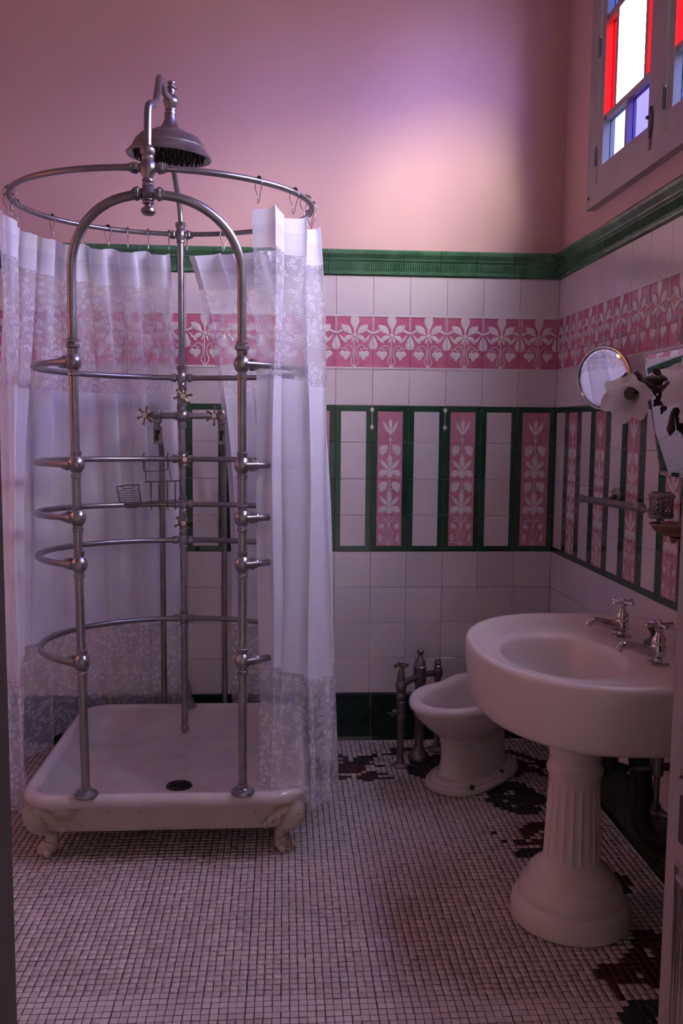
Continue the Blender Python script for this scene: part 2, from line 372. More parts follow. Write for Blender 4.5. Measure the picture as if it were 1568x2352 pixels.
# ---------------------------------------------------------------- tiles
def slab(w, h, th=.008, bv=.0012, y=0.0):
    b = MB(); x = w/2; e = bv
    R = [[(-x,y+th,0),(x,y+th,0),(x,y+th,h),(-x,y+th,h)], [(-x,y+e,0),(x,y+e,0),(x,y+e,h),(-x,y+e,h)],
         [(-x+e,y,e),(x-e,y,e),(x-e,y,h-e),(-x+e,y,h-e)]]
    return b.rings(R)
CACHE = {}
def tile_mesh(w, h, mat):
    k = (round(w, 3), round(h, 3), mat)
    if k not in CACHE: CACHE[k] = slab(w-.0011, h-.0011).mesh('tile', mat, sharp=20)
    return CACHE[k]
def dome(b, pts, h=.0022, inset=.72, cy=None):
    # raised leaf: outline at tile face, inset ring lifted, crowned centre (local x,z ; relief towards -y)
    n = len(pts); cx = sum(p[0] for p in pts)/n; cz = sum(p[1] for p in pts)/n
    V = [(x, .0005, z) for x, z in pts] + [(x, -h*.55, z) for x, z in pts] + [(cx+(x-cx)*inset, -h, cz+(z-cz)*inset) for x, z in pts] + [(cx, -h*1.05, cz)]
    F = []
    ar = sum(pts[i][0]*pts[(i+1) % n][1]-pts[(i+1) % n][0]*pts[i][1] for i in range(n))
    for i in range(n):
        j = (i+1) % n
        for a in (0, n):
            F.append((a+i, a+j, a+n+j, a+n+i) if ar > 0 else (a+j, a+i, a+n+i, a+n+j))
        F.append((2*n+i, 2*n+j, 3*n) if ar > 0 else (2*n+j, 2*n+i, 3*n))
    b.add(V, F)
def motif(shapes, paths, conv, w=.0022):
    b = MB()
    for pts, mir in shapes:
        P = [conv(*p) for p in pts]; dome(b, P)
        if mir: dome(b, [(-x, z) for x, z in P])
    for pts, mir in paths:
        P = smooth([(conv(*p)[0], -.0003, conv(*p)[1]) for p in pts], 4)
        b.tube(P, w, 6)
        if mir: b.tube([(-p.x, p.y, p.z) for p in P], w, 6)
    return b.mesh('leaf_relief', 'relief_white', sharp=60)
cf = lambda x, y: ((x-592)/3767, (1072-y)/3767)
FRIEZE = motif([
 ([(585,560),(577,480),(545,425),(525,370),(532,315),(560,280),(592,250),(625,282),(655,310),(664,370),(640,430),(612,490),(605,560)], False),
 ([(606,572),(640,540),(650,480),(680,442),(720,427),(795,418),(790,470),(765,520),(720,540),(660,562)], True),
 ([(615,590),(660,575),(710,585),(745,620),(745,650),(710,665),(665,640),(630,610)], True),
 ([(606,600),(640,640),(648,690),(630,697),(610,660),(598,620)], True),
 ([(655,835),(700,815),(740,827),(780,805),(825,850),(800,895),(762,910),(742,950),(714,950),(690,908),(662,892)], True),
 ([(560,580),(575,560),(610,560),(625,580),(610,605),(575,605)], False),
 ([(855,285),(872,278),(872,522),(862,522),(860,370)], True),
 ([(872,565),(862,592),(830,650),(806,720),(815,770),(850,790),(872,800)], True),
 ([(770,520),(792,488),(832,520),(872,528),(872,566),(838,552),(800,540)], True),
 ([(845,562),(826,592),(796,650),(745,690),(705,690),(745,640),(805,585)], True),
 ([(560,1062),(570,1030),(615,1030),(625,1062)], False),
], [([(585,620),(587,1050)], False),
    ([(612,1045),(650,975),(622,880),(618,800),(650,748),(700,732),(738,762),(732,795),(700,800),(682,775)], True),
    ([(738,765),(770,785),(805,780)], True)], cf)
def cp(cx, base): return lambda x, y: ((x-cx)/3633, (base-y)/3633)
PAN = {3: motif([
  ([(365,275),(395,330),(388,400),(372,455),(352,455),(340,400),(336,330)], False),
  ([(250,310),(290,350),(325,400),(352,470),(335,485),(300,462),(262,390)], True),
  ([(300,460),(365,440),(430,460),(365,522)], False), ([(335,573),(393,573),(372,628),(356,628)], False)],
  [([(364,515),(364,630)], False)], cp(364, 630)),
 2: motif([
  ([(205,705),(250,672),(320,670),(335,712),(310,762),(280,800),(245,832),(215,802),(205,752)], True),
  ([(362,805),(395,850),(402,920),(382,1000),(342,1000),(322,920),(327,850)], False),
  ([(345,1045),(300,1020),(240,970),(215,885),(270,910),(310,950),(345,1005)], True),
  ([(342,1055),(290,1035),(230,1040),(203,1080),(198,1132),(260,1132),(312,1102),(350,1085)], True),
  ([(318,1132),(340,1030),(362,1000),(384,1030),(404,1132),(362,1160)], False)],
  [([(362,630),(362,800)], False), ([(335,1100),(285,1120),(250,1150),(243,1172)], True), ([(345,820),(318,775),(290,790)], True)], cp(362, 1175)),
 0: motif([
  ([(190,1870),(215,1850),(255,1852),(278,1880),(265,1920),(225,1930),(195,1905)], True),
  ([(208,1985),(228,2030),(247,2070),(222,2122),(185,2085),(192,2030)], True),
  ([(330,2172),(345,2080),(360,2172)], False)],
  [([(345,1722),(345,2170)], False), ([(243,1722),(262,1760),(315,1800),(328,1890),(295,1990),(300,2070),(335,2150)], True),
   ([(325,1840),(300,1800),(250,1795),(215,1830),(195,1850)], True), ([(172,2140),(250,2130),(330,2165)], True)], cp(345, 2265))}
PAN[1] = PAN[2]
BORD = {}
def border_mesh(w, kind):               # raised green bands of a panel tile: left and right, plus top or bottom
    k = (round(w, 3), kind)
    if k in BORD: return BORD[k]
    b = MB(); x = w/2-.0008; t_, h = .0225, T-.0016; e = .0010
    def band(x0, x1, z0, z1):
        b.rings([[(x0,.004,z0),(x1,.004,z0),(x1,.004,z1),(x0,.004,z1)], [(x0,-.0006,z0),(x1,-.0006,z0),(x1,-.0006,z1),(x0,-.0006,z1)],
                 [(x0+e,-.0016,z0+e),(x1-e,-.0016,z0+e),(x1-e,-.0016,z1-e),(x0+e,-.0016,z1-e)]])
    band(-x, -x+t_, 0, h); band(x-t_, x, 0, h)
    if kind == 'top': band(-x+t_-.001, x-t_+.001, h-t_, h)
    if kind == 'bot': band(-x+t_-.001, x-t_+.001, 0, t_)
    BORD[k] = b.mesh('green_border', 'tile_green', sharp=20); return BORD[k]
# dado: moulded cornice tile with a fluted band
def dado_mesh(w, ribs=True):
    k = ('dado', round(w, 3), ribs)
    if k in CACHE: return CACHE[k]
    prof = [(.008,0),(-.006,0),(-.010,.004),(-.010,.010),(-.007,.014),(-.009,.018),(-.011,.050),(-.014,.054),(-.018,.058),(-.018,.062),(-.022,.068),(-.030,.078),(-.032,.088),(-.026,.096),(-.008,.099),(.008,.099)]
    b = MB(); x = w/2-.001
    b.rings([[(-x, y, z) for y, z in prof], [(x, y, z) for y, z in prof]])
    if ribs:
        n = max(2, int(w/.0085))
        for i in range(n):
            xx = -x+(i+.5)*2*x/n
            b.add([(xx-.0024,-.0082,.019),(xx+.0024,-.0082,.019),(xx+.0024,-.0105,.0485),(xx-.0024,-.0105,.0485),(xx,-.0125,.021),(xx,-.0142,.0465)],
                  [(0,1,4),(1,2,5,4),(2,3,5),(3,0,4,5)])
    CACHE[k] = b.mesh('dado_tile', 'tile_green_dado', sharp=25); return CACHE[k]
def base_mesh(w):
    k = ('base', round(w, 3))
    if k in CACHE: return CACHE[k]
    prof = [(.008,0),(-.012,0),(-.010,.006),(-.004,.016),(-.003,.18),(-.006,.186),(-.006,.196),(-.002,.2015),(.008,.2015)]
    b = MB(); x = w/2-.001
    b.rings([[(-x, y, z) for y, z in prof], [(x, y, z) for y, z in prof]])
    CACHE[k] = b.mesh('base_tile', 'tile_green_base', sharp=25); return CACHE[k]

def tile_wall(wall, base, ncol, first, pos, rz, pink_first):
    # pos(s) -> (x, y) at distance s from the corner ; columns: first width, then T
    off = ORIGIN[wall.name]; offb = ORIGIN[base.name]
    def put(name, me, s, z, parent=wall, o=off):
        x, y = pos(s); return inst(name, me, parent, (x-o.x, y-o.y, z-o.z), rz)
    s = 0.0
    for c in range(ncol):
        w = first if c == 0 else T; m = s+w/2; s += w
        for k in range(4): put('white_tile', tile_mesh(w, T, 'tile_white'), m, ZB+k*T)
        put('white_tile', tile_mesh(w, T, 'tile_white'), m, ZP1)
        put('white_tile', tile_mesh(w, ZD0-ZF1, 'tile_white'), m, ZF1)
        ft = put('frieze_tile', tile_mesh(w, ZF1-ZF0, 'tile_pink'), m, ZF0)
        inst('leaf_relief', FRIEZE, ft)
        pink = (c % 2 == 0) == pink_first
        for k in range(4):
            pt = put('panel_tile', tile_mesh(w, T, 'tile_pink_pale' if pink else 'tile_white'), m, ZP0+k*T)
            inst('green_border', border_mesh(w, 'top' if k == 3 else 'bot' if k == 0 else 'mid'), pt)
            if pink: inst('leaf_relief', PAN[k], pt)
    return s
b = MB(); b.box((XL, .004, 0), (.004, .012, .19)); baseboard_back = struct(b.build('baseboard_back', 'grout_white'))
b = MB(); b.box((.004, YF, 0), (.012, .004, .19)); baseboard_right = struct(b.build('baseboard_right', 'grout_white'))
# thin strips of white relief along the frieze's edges
sback = tile_wall(wall_back, baseboard_back, 18, -X0, lambda s: (-s, 0.0), 0, True)
sright = tile_wall(wall_right, baseboard_right, 11, -Y0, lambda s: (0.0, -s), -PI/2, False)
for wall, rz, pos, L in ((wall_back, 0, lambda s: (-s, 0.0), sback), (wall_right, -PI/2, lambda s: (0.0, -s), sright)):
    off = ORIGIN[wall.name]; s = .0
    ws = [.144, .049]+[.15]*17 if rz == 0 else [.112]+[.15]*10
    for w in ws:
        x, y = pos(s+w/2); s += w
        inst('dado_tile', dado_mesh(w), wall, (x-off.x, y-off.y, ZD0-off.z), rz)
        if s > L: break
for base, rz, pos, n in ((baseboard_back, 0, lambda s: (-s, 0.0), 18), (baseboard_right, -PI/2, lambda s: (0.0, -s), 11)):
    off = ORIGIN[base.name]; s = .0
    for w in [.152]+[.15]*(n-1):
        x, y = pos(s+w/2); s += w; inst('base_tile', base_mesh(w), base, (x-off.x, y-off.y, -off.z), rz)
# strip of glaze along frieze top and bottom
for z in (ZF0, ZF1):
    for wall, a, bb in ((wall_back, (-sback, -.0026, z-.004), (-.004, .003, z+.0035)), (wall_right, (-.0026, -sright, z-.004), (.003, -.004, z+.0035))):
        b = MB(); b.box(a, bb); b.build('frieze_fillet', 'relief_white', wall)
# white plaster plugs on two panel joints
for x in (X0-4*T, X0-2*T):
    b = MB(); 
    for z in (ZP1-.018, ZP1-.088): b.ball((x, -.001, z), .0085, 12, 8, (1, .35, 1.1))
    b.tube([(x, -.001, ZP1-.012), (x, -.001, ZP1-.105)], .0018, 6); b.build('plaster_plug', 'relief_white', wall_back)

# ---------------------------------------------------------------- mosaic floor
P_ = .02; COLR = {'.': 'mosaic_white', 'r': 'mosaic_red', 'k': 'mosaic_black', 'd': 'mosaic_slate'}
b = MB(); b.box((XL, YF-.15, -.06), (.012, .012, -.0012)); floor = struct(b.build('floor', 'floor_grout'))
off = ORIGIN[floor.name]
CELL = {}
for key, runs in (('r', RED_RUNS), ('k', BLACK_RUNS), ('d', SLATE_RUNS)):
    for j, i0, n in runs:
        for i in range(i0, i0+n): CELL[(i, j)] = key
def kind(i, j): return CELL.get((i, j), '.')
def project(p):
    v = Vector(p)-CAM; w = v.dot(_F); return 784+FPX*v.dot(_R)/w, 1176-FPX*v.dot(_U)/w, w
cells = []
NXC, NYC = int(-XL/P_), int(-YF/P_)
for j in range(NYC):
    for i in range(NXC): cells.append((i, j))
vis = []
for i, j in cells:
    if j < 60 or j > 100: continue
    u, v, w = project((-(i+.5)*P_, -(j+.5)*P_, 0))
    if 40 < u < 1495 and v < 2345: vis.append((w, i, j))
vis.sort(); near300 = {(i, j) for _, i, j in vis[:300]}
tm = {}
for k, m in COLR.items():
    bb = MB(); h = P_/2-.0010; e = .0006
    bb.rings([[(-h,-h,-.002),(h,-h,-.002),(h,h,-.002),(-h,h,-.002)], [(-h,-h,-e),(h,-h,-e),(h,h,-e),(-h,h,-e)], [(-h+e,-h+e,0),(h-e,-h+e,0),(h-e,h-e,0),(-h+e,h-e,0)]], cap0=False)
    tm[k] = bb.mesh('mosaic_tile', m, sharp=20)
rest = MB(); mats = list(COLR.values()); keys = list(COLR)
for i, j in cells:
    x, y = -(i+.5)*P_, -(j+.5)*P_
    rj = random.Random(i*977+j); dx, dy, a, dz = rj.uniform(-.0007,.0007), rj.uniform(-.0007,.0007), rj.uniform(-.03,.03), rj.uniform(-.0005,0)
    if j % 15 == 0: dy -= .0008
    if i % 15 == 0: dx -= .0008
    if (i, j) in near300:
        o = inst('mosaic_tile', tm[kind(i, j)], floor, (x+dx-off.x, y+dy-off.y, dz-off.z), a)
    else:
        h = P_/2-.0012; ca, sa = math.cos(a), math.sin(a)
        q = [(x+dx+ca*p-sa*r, y+dy+sa*p+ca*r) for p, r in ((-h,-h),(h,-h),(h,h),(-h,h))]
        rest.add([(u, v, -.0015) for u, v in q]+[(u, v, dz) for u, v in q], [(4,5,6,7),(0,1,5,4),(1,2,6,5),(2,3,7,6),(3,0,4,7)], keys.index(kind(i, j)))
o = rest.build('mosaic_tiles', mats, floor, sharp=None); o['kind'] = 'stuff'
fd = MB(); fd.lathe([(.0,.003),(.05,.003),(.058,.001),(.058,-.002)], (-.235,-.615,0), n=28)
for k in range(6):
    a = k*PI/3; fd.ball((-.235+.035*math.cos(a), -.615+.035*math.sin(a), .003), .005, 8, 6, (1,1,.3))
tag(fd.build('floor_drain', 'drain_dark'), 'dark round drain cover in the floor mosaic behind the sink pedestal', 'drain')

# ---------------------------------------------------------------- stained glass window
win = thing('window_1', (0, (WY0+WY1)/2, WZ0)); struct(win)
fx0, fx1 = -.018, .045
OY0, OY1, OZ0, OZ1 = -.345, -2.20, 2.108, 3.25
b = MB()
b.box((fx0, OY0, OZ0), (fx1, -.432, OZ1)); b.box((fx0, -2.122, OZ0), (fx1, OY1, OZ1))
b.box((fx0, -.432, OZ0), (fx1, -2.122, 2.176)); b.box((fx0, -.432, 3.17), (fx1, -2.122, OZ1))
for y in (-.960, -1.557): b.box((fx0, y+.035, 2.176), (fx1, y-.035, 3.17))
b.build('frame', 'wood_paint', win)
for cy0, cy1 in ((-.437, -.920), (-1.0, -1.517), (-1.597, -2.117)):
    fl_ = -1 if True else 1
    w = cy0-cy1; a, c = cy0-.040, cy1+.052      # glass opening between the stiles
    z0, z1 = 2.180, 3.165; g0, g1 = 2.235, 3.11
    m = MB(); x0, x1 = -.012, .030
    m.box((x0, cy0, z0), (x1, a, z1)); m.box((x0, c, z0), (x1, cy1, z1)); m.box((x0, a, z0), (x1, c, g0)); m.box((x0, a, g1), (x1, c, z1))
    bz0, bz1 = 2.385, 2.405
    tz0, tz1 = 2.715, 2.740
    sl = a-.085; sr = c+.050                     # red side lights
    m.box((x0+.006, a, bz0), (x1-.006, c, bz1))
    m.box((x0+.006, (a+c)/2+.009, g0), (x1-.006, (a+c)/2-.009, bz0))
    m.box((x0+.006, sl+.006, bz1), (x1-.006, sl-.014, tz0)); m.box((x0+.006, sr+.014, bz1), (x1-.006, sr-.006, tz0))
    m.box((x0+.006, a, tz0), (x1-.006, c, tz1)); m.box((x0+.006, sl+.006, tz1), (x1-.006, sl-.014, g1)); m.box((x0+.006, sr+.014, tz1), (x1-.006, sr-.006, g1))
    cas = m.build('casement', 'wood_paint', win)
    def pane(y0, y1, za, zb, mat):
        q = MB(); q.box((.012, y0, za), (.015, y1, zb)); q.build('pane', mat, cas)
    mid_ = (a+c)/2
    pane(a, mid_+.009, g0, bz0, 'glass_pale_blue'); pane(mid_-.009, c, g0, bz0, 'glass_deep_violet')
    pane(a, sl+.006, bz1, tz0, 'glass_red'); pane(sr-.006, c, bz1, tz0, 'glass_red')
    pane(a, sl+.006, tz1, g1, 'glass_blue'); pane(sr-.006, c, tz1, g1, 'glass_blue'); pane(sl-.014, sr+.014, tz1, g1, 'glass_violet')
    pane(sl-.014, sr+.014, bz1, tz0, 'glass_clear')
    for z in (2.25, 2.62, 3.0):
        h = MB(); h.lathe([(.003,-.008),(.006,-.006),(.006,.052),(.003,.056),(.004,.060),(.001,.063)], (x0-.007, cy0+.003, z), n=10); h.build('hinge', 'pipe_grey', win)
    h = MB(); yb_ = cy1+.020
    h.tube([(x0-.006, yb_, 2.19), (x0-.006, yb_, 2.285)], .005, 10); h.box((x0-.008, yb_-.011, 2.215), (x0, yb_+.011, 2.265)); h.ball((x0-.012, yb_+.008, 2.255), .006, 10, 8)
    h.box((x0-.004, yb_-.008, 2.158), (x0-.010, yb_+.008, 2.185)); h.build('bolt', 'pewter_dark', cas)
b = MB(); b.tube([(-.018, -.37, 2.145), (-.021, -.37, 2.145)], .006, 10); b.build('screw_hole', 'mark_dark', win)
# window out of view in the left wall
win2 = thing('window_2', (XL, (LY0+LY1)/2, LZ0)); struct(win2)
m = MB()
for y in (LY0, (LY0+LY1)/2, LY1): m.box((XL-.04, y-.03, LZ0), (XL+.01, y+.03, LZ1))
for z in (LZ0, LZ0+.27, LZ0+.54, LZ1): m.box((XL-.04, LY0, z-.025), (XL+.01, LY1, z+.025))
m.build('frame', 'wood_paint', win2)
for r, (za, zb) in enumerate(((LZ0, LZ0+.27), (LZ0+.27, LZ0+.54), (LZ0+.54, LZ1))):
    for k, (y0, y1) in enumerate(((LY0, (LY0+LY1)/2), ((LY0+LY1)/2, LY1))):
        q = MB(); q.box((XL-.02, y0-.03, za+.025), (XL-.017, y1+.03, zb-.025)); q.build('pane', 'glass_amber', win2)

# ================================================================ shower tray
TX, TY = -1.4755, -.594; HX, HY = .4325, .446
def rrect(cx, cy, hx, hy, r, z, k=8):
    out = []
    for sx, sy, a0 in ((1,1,0),(-1,1,PI/2),(-1,-1,PI),(1,-1,1.5*PI)):
        for i in range(k):
            a = a0+i/(k-1)*PI/2; out.append((cx+sx*(hx-r)+r*math.cos(a), cy+sy*(hy-r)+r*math.sin(a), z))
    return out
tray = thing('shower_tray', (TX, TY, 0), 'square white enamel shower tray on claw feet under the metal cage', 'shower tray')
b = MB()
b.rings([rrect(TX, TY, HX-d, HY-d, max(.105-d*.5, .03), z) for d, z in
   ((.020,.176),(.004,.180),(0,.188),(0,.200),(.004,.210),(.014,.217),(.026,.217),(.036,.211),(.042,.200))], cap0=False, cap1=False)
b.build('rim', 'enamel', tray)
b = MB()
b.rings([rrect(TX, TY, HX-d, HY-d, max(.105-d*.4, .04), z, 8) for d, z in ((.040,.202),(.046,.185),(.060,.155),(.085,.136),(.14,.128),(.25,.124),(.36,.121))], cap0=False)
b.build('basin', 'enamel', tray)
b = MB()
b.rings([rrect(TX, TY, HX-d, HY-d, max(.10-d*.3, .04), z) for d, z in ((.018,.180),(.028,.165),(.040,.100),(.046,.090),(.06,.086))], cap0=False)
b.build('skirt', 'enamel_worn', tray)
b = MB(); dc = (-1.462, -.745, .1235)
b.lathe([(.0,.002),(.030,.002),(.042,.003),(.044,-.001)], dc, n=26)
drain = b.build('drain', 'drain_dark', tray)
b = MB()
for k in range(7):
    a = 2*PI*k/7; c, s_ = math.cos(a), math.sin(a)
    b.tube([(dc[0]+.008*c, dc[1]+.008*s_, dc[2]+.0035), (dc[0]+.033*c, dc[1]+.033*s_, dc[2]+.0035)], .0032, 6)
b.build('grate_bar', 'iron_black', drain)
for sx in (-1, 1):
    for sy in (-1, 1):
        cx, cy = TX+sx*.345, TY+sy*.345
        d = Vector((sx*.75, sy*.66, 0)); pv = Vector((-d.y, d.x, 0))
        def q(o_, z): return (cx+d.x*o_, cy+d.y*o_, z)
        b = MB()
        b.tube(smooth([q(.045,.176), q(.060,.150), q(.050,.115), q(.020,.084), q(.006,.062), q(.010,.040), q(.016,.028)], 4),
               [.023+.016*math.exp(-((i-7)/5)**2) - .007*math.exp(-((i-15)/4)**2) + .004*(i > 20) for i in range(25)], 14)
        foot = b.build('claw_foot', 'enamel_worn', tray)
        b = MB(); b.ball(q(.020,.024), .029, 16, 10, (1,1,.82)); b.build('paw', 'enamel_worn', foot)
        for k in (-1, 0, 1):
            b = MB(); c = Vector(q(.042-.008*abs(k), .016))+pv*.021*k; b.ball(c, .0125, 10, 8, (1,1,1.2)); b.build('toe', 'enamel_worn', foot)
        for m_ in (-1, 1):       # acanthus leaf spreading from the knee along the skirt
            b = MB()
            b.tube(smooth([Vector(q(.062,.165))+pv*m_*.010, Vector(q(.050,.150))+pv*m_*.040, Vector(q(.028,.128))+pv*m_*.062, Vector(q(.006,.104))+pv*m_*.078], 4),
                   [.020+.004*math.cos(i*2.1)-.0008*i for i in range(13)], 10)
            b.build('acanthus_leaf', 'enamel_worn', foot)

# ================================================================ shower cage
PXL, PXR, PY, RX, RY = -1.714, -1.238, -1.026, -1.496, -.27
CX = (PXL+PXR)/2
cage = thing('shower_cage', (CX, -.65, .21), 'tall pewter-coloured rib cage shower of curved pipes with rain head', 'shower')
RIBZ = [(1.492,1.490),(1.202,1.190),(1.048,1.020),(.912,.885),(.622,.585)]
def nut(b, c, ax, r=.0165, h=.013):
    ax = Vector(ax).normalized(); b.lathe([(r*.9,-h*.5),(r,-h*.35),(r,h*.35),(r*.9,h*.5)], c, ax, 6)
def coupling(b, c, ax, r=.014, L=.034, sgn=1):
    # union: collar, hex nut, collar
    ax = Vector(ax).normalized()*sgn; c = Vector(c)
    b.lathe([(r*.8,0),(r*.95,.001),(r*.95,L*.18),(r*.8,L*.2)], c, ax, 16)
    nut(b, c+ax*L*.45, ax, r*1.28, L*.42)
    b.lathe([(r*1.0,L*.66),(r*1.12,L*.70),(r*1.12,L*.78),(r*.85,L*.82),(r*.85,L*.98),(r*.7,L)], c, ax, 16)
for px in (PXL, PXR):
    b = MB(); lean = .012 if px == PXL else .0
    b.tube([(px+lean, PY, .215), (px+lean*.3, PY, .9), (px, PY, 1.53)], .0128, 18); pole = b.build('pole', 'pewter', cage)
    b = MB(); b.lathe([(.034,0),(.036,.004),(.034,.010),(.020,.014),(.015,.018),(.015,.03)], (px+lean, PY, .216), n=24)
    b.build('foot_flange', 'pewter', cage)
    b = MB(); b.lathe([(.018,0),(.018,.006),(.012,.008),(.012,.016),(.006,.019),(.0,.02)], (px+lean-.012, PY-.014, .226), n=16); b.build('bolt_cap', 'pewter', cage)
    for i, (zf, zr) in enumerate(RIBZ):
        lx = lean*(1-(zf-.2)/1.3)
        b = MB(); b.lathe([(.013,-.040),(.0155,-.038),(.0155,-.030),(.0135,-.028),(.0135,-.022),(.0195,-.016),(.0235,-.006),(.0240,.002),(.0225,.010),(.0175,.018),(.0140,.022),(.0140,.028),(.0155,.030),(.0155,.037),(.013,.039)], (px+lx, PY, zf), n=22)
        sgn = -1 if px == PXL else 1
        dirn = Vector((sgn*.83, .42, 0)) if sgn < 0 else Vector((.83, .42, 0))
        c = Vector((px+lx, PY, zf))+dirn*.018
        coupling(b, c, dirn, .0140, .036)
        if i == 0: nut(b, (px, PY, zf+.048), (0,0,1), .0205, .016); b.lathe([(.017,.056),(.0175,.062),(.014,.066)], (px, PY, zf), n=18)
        b.build('ball_joint', 'pewter', cage)
# arch joining the poles
b = MB(); pts = [(PXL, PY, 1.55), (PXL, PY, 1.65)]
for k in range(0, 33):
    a = PI-PI*k/32; ca, sa = math.cos(a), math.sin(a)
    e = 2/2.25; pts.append((CX+.238*math.copysign(abs(ca)**e, ca), PY-.075*max(0, sa)**2, 1.735+.205*abs(sa)**e))
pts += [(PXR, PY, 1.65), (PXR, PY, 1.55)]
b.tube(pts, .0128, 16); b.build('arch', 'pewter', cage)
# top finial at the front: hoop joint over arch joint
FX, FY = -1.486, PY-.080; ZH = 2.008; ZA = 1.940
b = MB()
b.lathe([(.003,-.058),(.014,-.056),(.0205,-.048),(.0195,-.040),(.010,-.034),(.009,-.030),(.016,-.026),(.0165,-.022),(.012,-.0205),(.0165,-.018),(.0165,-.015),(.014,-.012),(.0185,-.008),(.0235,0),(.0185,.012),(.0145,.018),
   (.0165,.021),(.0165,.025),(.0125,.028),(.0165,.032),(.0165,.036),(.0125,.040),(.0150,.046),(.0205,.056),(.0240,.068),(.0205,.080),(.0150,.088),(.0165,.092),(.0165,.097),(.0145,.099),(.0180,.103),(.0200,.107),(.0200,.117),(.0165,.121),(.0130,.126)], (FX, FY, ZA), n=24)
for sx in (-1, 1):
    coupling(b, (FX+sx*.018, FY, ZH), (1,0,0), .0125, .036, sx)
    coupling(b, (FX+sx*.018, FY, ZA), (1,0,0), .0150, .026, sx)
b.build('front_finial', 'pewter', cage)
# curtain hoop
HCX, HCY, HA, HB = -1.497, -.690, .467, .418
b = MB(); b.tube([(HCX+HA*math.cos(2*PI*k/72), HCY+HB*math.sin(2*PI*k/72), ZH) for k in range(72)], .0088, 14, closed=True)
b.build('curtain_hoop', 'pewter', cage)
# ribs
for i, (zf, zr) in enumerate(RIBZ):
    pts = []; r = .4246; cyy = -.695
    a0 = math.atan2(PY-cyy, PXL-CX); a0 = a0+2*PI if a0 < 0 else a0
    a1 = math.atan2(PY-cyy, PXR-CX)
    for k in range(49):
        a = a0+(a1-a0)*k/48; y = cyy+r*math.sin(a); w = (y-PY)/(RY-PY)
        pts.append((CX+r*math.cos(a), y, zf+(zr-zf)*w))
    b = MB(); b.tube(pts, .0098, 12); b.build('rib', 'pewter', cage)
# rear riser with tees
b = MB(); b.tube([(RX, RY, .155), (RX, RY, .9), (RX, RY, 2.02)], .0120, 16); b.ball((RX, RY, .155), .0165, 16, 10); b.build('riser', 'pewter', cage)
b = MB(); b.tube(smooth([(RX+.004, RY, 2.0), (RX-.002, RY, 2.10), (RX-.012, RY-.07, 2.20), (RX-.015, RY-.20, 2.27), (RX, RY-.34, 2.318)], 6), .0095, 12); b.build('rear_arm', 'pewter', cage)
for z in [zr for _, zr in RIBZ]+[2.006]:
    b = MB(); b.lathe([(.0125,-.030),(.0155,-.028),(.0155,-.020),(.0140,-.018),(.0175,-.010),(.0180,0),(.0175,.010),(.0140,.018),(.0155,.020),(.0155,.028),(.0125,.030)], (RX, RY, z), n=20)
    for sx in (-1, 1): coupling(b, (RX+sx*.012, RY, z), (1,0,0), .0120, .034, sx)
    if z > 1.4: nut(b, (RX, RY, z+.036), (0,0,1), .019, .016)
    b.build('tee_joint', 'pewter', cage)
b = MB(); b.lathe([(.026,0),(.027,.004),(.016,.010),(.013,.03)], (RX+.012, -.178, .212), n=20); b.tube([(RX+.012, -.178, .22), (RX+.008, -.2, .30), (RX, RY, .36)], .009, 10); b.build('rim_bracket', 'pewter', cage)
# mixing valve and handles
ZV = 1.350
b = MB(); b.ball((RX, RY, ZV), .026, 20, 12); b.lathe([(.015,-.045),(.0175,-.043),(.0175,-.036),(.014,-.033),(.014,.033),(.0175,.036),(.0175,.043),(.015,.045)], (RX, RY, ZV), n=20)
b.tube([(-1.585, RY+.03, ZV), (RX-.05, RY, ZV), (RX+.05, RY, ZV), (-1.362, RY+.03, ZV)], .0115, 14)
for x in (RX-.028, RX+.028): b.lathe([(.015,-.003),(.016,0),(.015,.003)], (x, RY, ZV), (1,0,0), 18)
b.build('mixing_valve', 'pewter', cage)
for x in (-1.592, -1.352):
    b = MB(); b.lathe([(.012,-.03),(.0165,-.026),(.0165,-.016),(.019,-.010),(.020,.012),(.015,.022),(.004,.025)], (x, RY+.03, ZV), n=18)
    b.lathe([(.013,0),(.015,.004),(.012,.03),(.009,.045)], (x, RY+.03, ZV), (-.35 if x < -1.5 else .05, -1, 0), 16)
    b.build('valve_body', 'pewter', cage)
    b = MB(); b.tube(smooth([(x, RY+.03, ZV-.02), (x, RY+.05, ZV-.09), (x, -.134, 1.20), (x, -.132, .8), (x, -.132, .0)], 5), .0110, 12); sp_ = b.build('supply_pipe', 'pewter_dark', cage)
    b = MB(); b.box((x-.014, RY+.028, ZV-.105), (x+.014, RY+.062, ZV-.04)); b.build('stop_block', 'pewter_dark', sp_)
    b = MB(); b.ball((x, RY+.028, ZV-.06), .010, 10, 8, (1,.5,1)); b.tube([(x-.001, RY+.022, ZV-.055), (x-.002, RY+.018, ZV-.092)], .006, 8); b.build('stop_key', 'iron_black', sp_)
